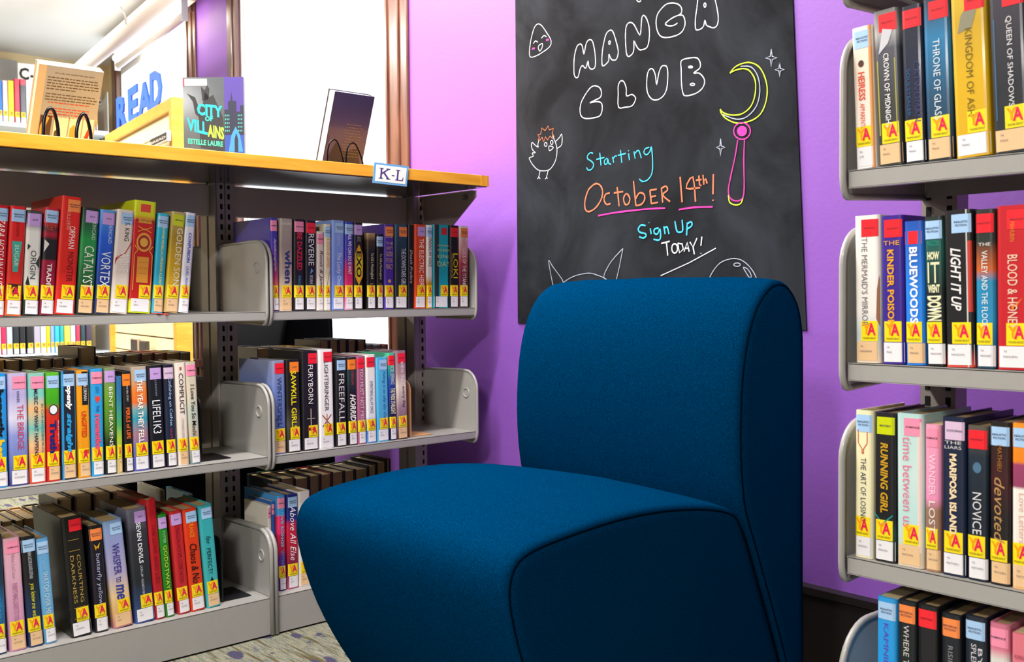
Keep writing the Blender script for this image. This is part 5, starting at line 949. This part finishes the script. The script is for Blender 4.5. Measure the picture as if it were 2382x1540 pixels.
# ------------------------------------------------------------------ beyond the left bookcase: display unit, letters, far bookcase, lamp, pipe
U0 = CAM + ray(400, 225)*4.0; DU = Vector((-.991, .134, 0)).normalized(); NU = Vector((-DU.y, DU.x, 0)); NU = NU if NU.y < 0 else -NU    # NU towards the aisle
ZTOP = U0.z; Uend = at_plane(246, 318, U0, NU); Llen = (Uend-U0).dot(DU)
UM = Matrix(((DU.x, -NU.x, 0, U0.x), (DU.y, -NU.y, 0, U0.y), (0, 0, 1, 0), (0, 0, 0, 1)))
un = empty('slatwall_display', (U0.x, U0.y, 0)); tag(un, 'maple-framed cream slatwall display unit standing beyond the bookcase', 'display unit'); bpy.context.view_layer.update()
ups = []
def upart(name, a, b, mt, bev=.002):
    bm = bmesh.new(); box(bm, a, b, bev=bev, M=UM); norm(bm); o = link(name, bm, mt, un); ups.append(o); return o
upart('post', (-.004, -.004, 0), (.035, .062, ZTOP), M_WOOD); upart('post', (Llen-.035, -.004, 0), (Llen, .062, ZTOP), M_WOOD)
upart('top_rail', (.035, -.002, ZTOP-.048), (Llen-.035, .06, ZTOP), M_WOOD)
z = .1; pz = ZTOP-.048
while pz > .15:
    upart('slat_panel', (.035, .016, max(.1, pz-.069)), (Llen-.035, .034, pz-.0), mat('#e6dcae', .5), .001); pz -= .0755
upart('groove_back', (.035, .03, .1), (Llen-.035, .04, ZTOP-.05), mat('#8a5a20', .6), 0); upart('kickboard', (.0, .0, 0), (Llen, .05, .1), M_WOOD)
for o in ups: o.matrix_parent_inverse = un.matrix_world.inverted()
for (ch_, u0, v0, u1, v1) in (('R', 276, 292, 298, 215), ('E', 303, 278, 323, 195), ('A', 325, 262, 356, 181), ('D', 354, 248, 379, 155)):
    p0 = U0 + DU*.0 - NU*.03
    a = at_plane(u0, v0, p0, NU); b = at_plane(u1, v1, p0, NU); x0 = (a-U0).dot(DU); x1 = (b-U0).dot(DU); L = abs(x0-x1); hgt = b.z-ZTOP
    vs, fs, w_, h_ = text_mesh(ch_, 0, .04); bm = bmesh.new()
    # reading direction runs towards -DU (left to right in view)
    V = [bm.verts.new((max(x0, x1)-p[0]/w_*L, .02, p[1]/h_*hgt+ZTOP+.0005)) for p in vs]
    for f in fs: bm.faces.new([V[i] for i in f])
    ext = bmesh.ops.extrude_face_region(bm, geom=bm.faces[:]); bmesh.ops.translate(bm, vec=(0, .008, 0), verts=[g for g in ext['geom'] if isinstance(g, bmesh.types.BMVert)])
    bmesh.ops.transform(bm, matrix=UM, verts=bm.verts[:]); norm(bm)
    tag(link('foam_letter', bm, mat('#2c62d8', .6)), 'blue foam letter %s standing on the display unit' % ch_, 'letter', 'foam letters spelling a word')
# items on the slatwall
def slat_book(u0, v0, u1, v1, c1, label, dark=None):
    p0 = U0 + NU*.03; a = at_plane(u0, v0, p0, NU); b = at_plane(u1, v1, p0, NU); x0 = (a-U0).dot(DU); x1 = (b-U0).dot(DU)
    bm = bmesh.new(); box(bm, (min(x0, x1), -.03, a.z), (max(x0, x1), -.0145, b.z), bev=.001, M=UM); norm(bm); o = link('book', bm, mat(c1, .4, coat=.4)); tag(o, label, 'book', 'books shown on the slatwall unit')
    bm = bmesh.new(); box(bm, (min(x0, x1)+.006, -.0308, a.z+.006), (max(x0, x1)-.006, -.0298, b.z-.006), M=UM); norm(bm); link('cover_art', bm, mat(dark or '#202020', .4), o)
    bm = bmesh.new(); X = max(x0, x1); H = b.z-a.z
    add_text(bm, 'BREAD', lambda p, q_: UM @ Vector((X-.012-p, -.0315, a.z+H*.3+q_)), max(abs(x0-x1)-.024, .01), H*.25, 0, 0, .04) if dark else None
    if dark: link('title_lettering', bm, mat('#c8b8a8', .5), o)
    else: bm.free()
slat_book(349, 345, 388, 303, '#d8ccc0', 'small black framed book face out near the top of the slatwall', '#1c1a1c')
slat_book(304, 828, 320, 788, '#c8a890', 'pale book leaning on the slatwall ledge'); slat_book(324, 828, 339, 794, '#3a3028', 'dark book beside the pale one on the slatwall ledge')
upl = bmesh.new(); box(upl, (.05, -.09, at_plane(320, 830, U0, NU).z-.012), (Llen-.05, .015, at_plane(320, 830, U0, NU).z-.002), M=UM); norm(upl); o = link('ledge', upl, mat('#d8d8d4', .3), un); o.matrix_parent_inverse = un.matrix_world.inverted()

# far bookcase along the left wall
fb = empty('library_bookcase', (-6.25, 1.2, 0)); tag(fb, 'pale grey bookcase along the far wall under the C sign', 'bookcase'); bpy.context.view_layer.update(); fp = []
XFF = -6.1; M_PALE = mat('#c4ccd0', .4)
zu = at(40, 285, 0, XFF).z; zl = at(100, 822, 0, XFF).z; yr = 2.26
for z in (zu, (zu*2+zl)/3, (zu+zl*2)/3, zl):
    bm = bmesh.new(); box(bm, (-6.4, .3, z-.025), (XFF, yr, z), bev=.002); norm(bm); sh = link('shelf', bm, M_PALE, fb); fp.append(sh)
    bm = bmesh.new(); prism(bm, [(-6.38, z+.14), (XFF-.10, z+.17), (XFF, z+.23), (XFF, z), (-6.38, z)], 1, yr-.006, yr); norm(bm); link('end_bracket', bm, M_STEEL, sh)
bm = bmesh.new(); box(bm, (-6.4, .3, zu+.27), (-6.37, 1.84, zu+.40)); norm(bm); fp.append(link('top_rail', bm, M_STEEL, fb))
yps = at(231, 250, 0, -6.38).y
for y in (yps, yps-.92):
    bm = bmesh.new(); box(bm, (-6.40, y-.03, 0), (-6.375, y+.012, zu+.3)); norm(bm); o = link('upright', bm, M_PALE, fb); fp.append(o)
    bm = bmesh.new()
    for j in range(12): box(bm, (-6.3752, y-.004, zu+.26-j*.0254), (-6.3742, y+.006, zu+.274-j*.0254))
    norm(bm); link('slots', bm, M_DARK, o)
for o in fp: o.matrix_parent_inverse = fb.matrix_world.inverted()
def frow(z, items, where, group):
    for i, (u0, u1, vt, c) in enumerate(items):
        a = base_at(u0, 0, XFF-.01, z); b = base_at(u1, 0, XFF-.01, z); t = at(u0, vt, 0, XFF-.01)
        book(Vector((XFF-.01, (a.y+b.y)/2, z+.0004)), PI/2, 0, b.y-a.y-.002, t.z-z, .15, c[0], c[1]+' book, '+ORD[i]+' from the left on the far bookcase, '+where, group)
frow(zu, [(-20, -8, 186, ('#c8c8d0', 'pale grey')), (-7, 7, 187, ('#2078c8', 'blue')), (8, 20, 187, ('#e8d0e0', 'pale pink')), (20.5, 34.5, 187, ('#e8d030', 'yellow')), (35.5, 48, 183, ('#d84860', 'coral')), (49, 62, 184, ([(0, '#e8d8d8'), (.15, '#707078'), (.85, '#606068'), (.9, '#e05868'), (1, '#e05868')], 'grey and red')), (62.5, 80, 186, ('#ecf0f0', 'white')), (80.5, 90, 190, ('#28a0a0', 'teal')), (91, 104, 190, ('#e0d8c8', 'cream')), (214, 223, 245, ('#d8e8e0', 'mint')), (224, 228, 245, ('#c08858', 'thin tan'))], 'upper shelf', 'books on the far upper shelf')
frow(zl, [(-12, 4, 712, ('#e4dcd8', 'white')), (4.5, 16, 712, ('#d82858', 'pink red')), (17, 31, 712, ('#b8c0d0', 'pale blue grey')), (31.5, 46, 715, ('#20282c', 'dark green')), (46.5, 61, 712, ('#1c1c20', 'black')), (62.5, 79.5, 710, ('#18181a', 'wide black')), (80.5, 95.5, 712, ('#b0a8b8', 'grey lilac')), (96.5, 109, 712, ('#e8e4e0', 'white crossed')), (109.5, 118.5, 712, ('#f0d808', 'bright yellow')), (119, 128, 712, ('#88a8e0', 'periwinkle')), (128.5, 140, 712, ('#30b8d8', 'cyan')), (140.5, 150, 712, ('#20b0a8', 'teal')), (150.5, 165.5, 710, ('#e8c850', 'yellow floral')), (166, 177, 712, ('#c8d8e8', 'pale blue')), (177.5, 188, 712, ('#c83050', 'red and cyan')), (188.5, 200, 712, ('#1c3c3c', 'deep green')), (200.5, 214.5, 708, ('#3c2840', 'plum'))], 'lower shelf', 'books on the far lower shelf')
q = [at(41, 190, 0, -6.24), at(92, 196, 0, -6.24), at(92, 151, 0, -6.24), at(41, 146, 0, -6.24)]
for p in q[:2]: p.z = zu+.001
bm = bmesh.new(); prism(bm, [(p.y, p.z) for p in q], 0, -6.243, -6.24); norm(bm); sg = link('range_sign', bm, M_WHITE); tag(sg, 'white card with a bold black C on the far bookcase', 'sign')
bm = bmesh.new(); a = at(45, 184, 0, -6.239); b = at(67, 159, 0, -6.239); add_text(bm, 'C', lambda p, q_: (-6.2385, a.y+p, a.z+q_), b.y-a.y, b.z-a.z, 0, 0, .03); c_ = at(71, 180, 0, -6.239); d_ = at(82, 176, 0, -6.239)
bm.faces.new([bm.verts.new((-6.2385, y, z)) for y, z in ((c_.y, c_.z), (d_.y, c_.z), (d_.y, d_.z), (c_.y, d_.z))]); c_ = at(88, 184, 0, -6.239); d_ = at(91, 162, 0, -6.239)
bm.faces.new([bm.verts.new((-6.2385, y, z)) for y, z in ((c_.y, c_.z), (d_.y, c_.z), (d_.y, d_.z), (c_.y, d_.z))]); link('sign_lettering', bm, M_DARK, sg)

# fluorescent fixture over the window and the pipe below the ceiling
P1 = Vector((-2.6, 1.9, 0))+NW*.13
lr = at_plane(424, 20, P1, NW); ll = at_plane(270, 132, P1, NW); lr2 = at_plane(426, 38, P1, NW); ll2 = at_plane(276, 152, P1, NW)
zc = (lr.z+ll.z)/2; lr.z = ll.z = zc; zc2 = (lr2.z+ll2.z)/2; lr2.z = ll2.z = zc2
lf = empty('ceiling_lamp', lr); tag(lf, 'twin tube fluorescent lamp mounted over the far window', 'lamp'); bpy.context.view_layer.update()
hb = bmesh.new(); xa = (lr-Vector((-2.6, 1.9, 0))).dot(DW)-.02; xb = (ll-Vector((-2.6, 1.9, 0))).dot(DW)+.02
box(hb, (xa, -.17, zc+.03), (xb, -.07, zc+.085), bev=.004, M=WM); norm(hb); L_ = [link('housing', hb, mat('#d8c8a8', .5), lf)]
for s in (xa, xb-.03):
    hb = bmesh.new(); box(hb, (s, -.14, zc2-.02), (s+.012, -.11, zc+.03), bev=.002, M=WM); norm(hb); L_.append(link('socket', hb, mat('#c8ccd0', .3), lf))
t_ = bmesh.new(); tube(t_, [lr, ll], .019, 14); norm(t_); L_.append(link('lit_tube', t_, mat('#fff8ec', .5, emit=9), lf, True))
t_ = bmesh.new(); tube(t_, [lr2, ll2], .019, 14); norm(t_); L_.append(link('unlit_tube', t_, mat('#e8dcd4', .3), lf, True))
for o in L_: o.matrix_parent_inverse = lf.matrix_world.inverted()
PP = Vector((-2.6, 1.9, 0))+NW*.42
pl = at_plane(200, 150, PP, NW); pr = at_plane(432, -12, PP, NW)
dzp = pl.z
pr = pl - DW*2.6; pl2 = pl + DW*.35
bm = bmesh.new(); tube(bm, [pl2, pl, pr], .036, 16); norm(bm); pp = link('ceiling_pipe', bm, mat('#dcd2cc', .5), smooth=True); tag(pp, 'white insulated pipe running just below the ceiling', 'pipe')
bm = bmesh.new(); c_ = pl-DW*.9; tube(bm, [(c_.x, c_.y-.037, c_.z-.01), (c_.x, c_.y-.04, c_.z+.03), (c_.x-.02, c_.y-.05, min(c_.z+.06, CZ-.002))], .004, 6); norm(bm); link('hanger', bm, mat('#c8c8c4', .4), pp, True)
